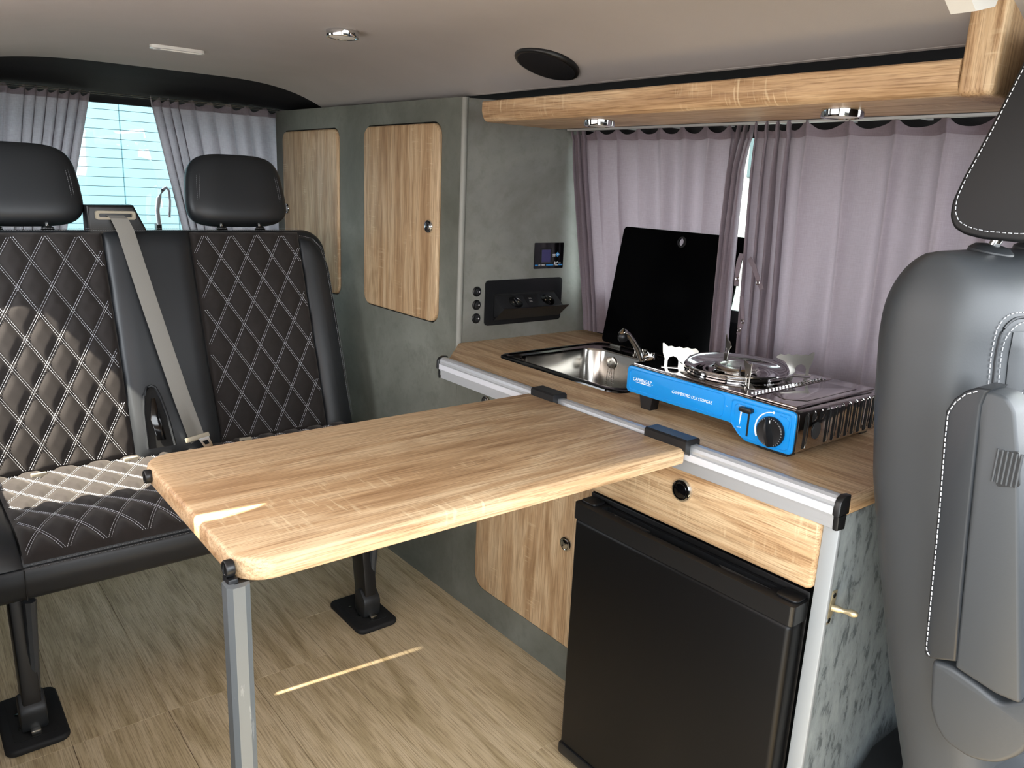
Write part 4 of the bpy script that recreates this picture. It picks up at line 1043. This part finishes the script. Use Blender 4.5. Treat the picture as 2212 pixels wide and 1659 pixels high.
fpd = obj('front_pad', grid(B(), frontpad, 40, 50), 'vinyl_grey', sb, angle=80)
bm = B(); stitch(bm, [seat_s(math.radians(231), .58+.42*k/40, .0095) for k in range(41)]+[seat_s(math.radians(231+3*k), 1.0+.045*math.sin(min(1, k/7)*PI/2), .0125) for k in range(1, 20)], V((-.6, -.8, 0)).normalized(), ln=.005, gap=.0022, w=.0011)
tag(obj('pad_stitching', bm, 'thread', fpd, smooth=False), kind='stuff')
obj('seat_cushion', box(B(), (-.02, -.68, .36), (.465, -.16, .52), .05, 5), 'vinyl_grey', ds)
obj('seat_base', box(B(), (.03, -.60, 0), (.42, -.17, .37), .01), 'plastic_dark', ds)
# headrest
NX = .085
ho_ = [(2232, 106), (2150, 268), (2085, 388), (2063, 436), (2058, 468), (2066, 492), (2090, 507), (2130, 517), (2212, 524), (2290, 522), (2330, 420), (2345, 200), (2330, 60), (2290, 40)]
hpts = smooth_poly([(P(a, b, 'X', NX).y, P(a, b, 'X', NX).z) for a, b in ho_], .006, 3)
hr = obj('headrest', prism(B(), [(NX-.012, y_, z_) for y_, z_ in hpts], (.29, 0, 0), .013, 5), 'vinyl_black', ds)
cyz = V((0, sum(p[0] for p in hpts)/len(hpts), sum(p[1] for p in hpts)/len(hpts)))
bm = B()
for f_ in (.885,):
    lp_ = [V((NX-.0128, cyz.y+(y_-cyz.y)*f_, cyz.z+(z_-cyz.z)*f_)) for y_, z_ in hpts]; stitch(bm, lp_+[lp_[0]], V((-1, 0, 0)), ln=.0050, gap=.0022, w=.0011)
tag(obj('seam_stitching', bm, 'thread', hr, smooth=False), kind='stuff')
for q, x_ in ((0, .135), (1, .300)):
    b0 = P(2122, 549, 'X', .135); b0 = V((x_, b0.y, b0.z-.02)); t0 = P(2180, 508, 'X', .135); t0 = V((x_, t0.y, t0.z+.03))
    obj('post', tube(B(), [b0, b0.lerp(t0, .5), t0], .0075, 14), 'chrome', hr)
    cc = P(2138, 556, 'X', .135)
    obj('post_collar', lathe(B(), [(0, -.01), (.030, -.008), (.029, .000), (.022, .006), (.012, .008), (0, .008)], V((x_, cc.y, cc.z+.010)), V((0, -.15, 1)), 28), 'vinyl_grey', hr)
# armrest folded up against the side
AX = -.085
def px_poly(l, X): return [(P(a, b, 'X', X).y, P(a, b, 'X', X).z) for a, b in l]
shp = px_poly([(2100, 852), (2137, 845), (2174, 858), (2192, 888), (2199, 971), (2205, 1523), (2150, 1500), (2062, 1442), (2064, 1430), (2111, 935)], AX+.003)
ar = obj('armrest', prism(B(), [(AX+.003, y_, z_) for y_, z_ in smooth_poly(shp, .006, 3)], (.052, 0, 0), .006, 3), 'vinyl_grey', ds)
pdp = px_poly([(2036, 945), (2042, 888), (2060, 862), (2086, 844), (2112, 837), (2141, 842), (2130, 851), (2119, 878), (2112, 935), (2091, 1131), (2075, 1297), (2064, 1430), (2013, 1424), (2000, 1419), (1995, 1408), (2008, 1266), (2023, 1111)], AX)
pdo = obj('arm_pad', prism(B(), [(AX, y_, z_) for y_, z_ in pdp], (.055, 0, 0), .006, 4), 'vinyl', ar)
bm = B(); ln_ = px_poly([(2112, 845), (2086, 852), (2064, 869), (2049, 892), (2043, 945), (2030, 1111), (2015, 1266), (2002, 1400), (2006, 1414), (2016, 1419)], AX)
stitch(bm, [V((AX-.0012, y_, z_)) for y_, z_ in ln_], V((-1, 0, 0)), ln=.0050, gap=.0020, w=.0012)
tag(obj('pad_stitching', bm, 'thread', pdo, smooth=False), 'white stitching along the pad', kind='stuff')
pvp = px_poly([(2012, 1425), (2055, 1441), (2110, 1480), (2160, 1521), (2215, 1512), (2250, 1530), (2250, 1590), (2200, 1635), (2163, 1649), (2137, 1650), (2091, 1639), (2039, 1603), (2018, 1567), (2007, 1525)], AX+.006)
pv = obj('arm_pivot', prism(B(), [(AX+.006, y_, z_) for y_, z_ in smooth_poly(pvp, .008, 3)], (.058, 0, 0), .008, 4), 'vinyl_grey', ar)
wh = px_poly([(2150, 976), (2200, 976), (2200, 1054), (2150, 1052)], AX)
wl = obj('adjuster_recess', prism(B(), [(AX+.0022, y_, z_) for y_, z_ in smooth_poly(wh, .004, 3)], (.004, 0, 0)), 'plastic_dark', ar)
yy = sorted(p[0] for p in wh); zz = sorted(p[1] for p in wh)
for k in range(6):
    y_ = yy[0]+.004+(yy[-1]-yy[0]-.006)*k/5
    obj('adjuster_rib', tube(B(), [(AX+.0028, y_, zz[0]+.005), (AX+.0028, y_, zz[-1]-.003)], .0019, 8), 'vinyl_grey', wl)
# box standing behind the seat
b0 = P(1918, 1632, 'Y', -.06)
sbx = thing('storage_box', 'black box with a cyan edge behind the driver seat', 'box', (b0.x+.12, -.10, 0))
obj('shell', prism(B(), [(b0.x-.07, -.145, 0), (b0.x-.07, -.145, b0.z-.05), (b0.x, -.145, b0.z), (b0.x+.22, -.145, b0.z), (b0.x+.22, -.145, 0)], (0, .115, 0), .004), 'plastic_black', sbx)
obj('cyan_trim', box(B(), (b0.x+.004, -.149, b0.z-.006), (b0.x+.22, -.1445, b0.z-.001)), 'cyan_edge', sbx)
# unseen curtains added for the light; thin gaps shaped to cast sun streaks
curtain('added_curtain', 'unseen added curtain on the front half of the sliding door window, parted for a sun streak', 'added sliding door curtains', (-1.13, -.05, 1.43), (-1.13, .470, 1.43), (-1.15, -.05, .80), (-1.15, .470, .80), (1, 0, 0), [(0, 0), (1, 9)], [(0, .010), (1, .006)], 'curtain_glow', 21, nu=120, nv=60, pull=lambda p, u, v: V((p.x, p.y-.032*max(0, (u-.8)/.2)*max(0, 1-((p.z-1.20)/.115)**2), p.z)))
curtain('added_curtain', 'unseen added curtain on the rear half of the sliding door window', 'added sliding door curtains', (-1.13, .462, 1.43), (-1.13, 1.155, 1.43), (-1.15, .462, .80), (-1.15, 1.145, .80), (1, 0, 0), [(0, 0), (1, 11)], [(0, .006), (1, .008)], 'curtain_glow', 22, nu=140, nv=20)
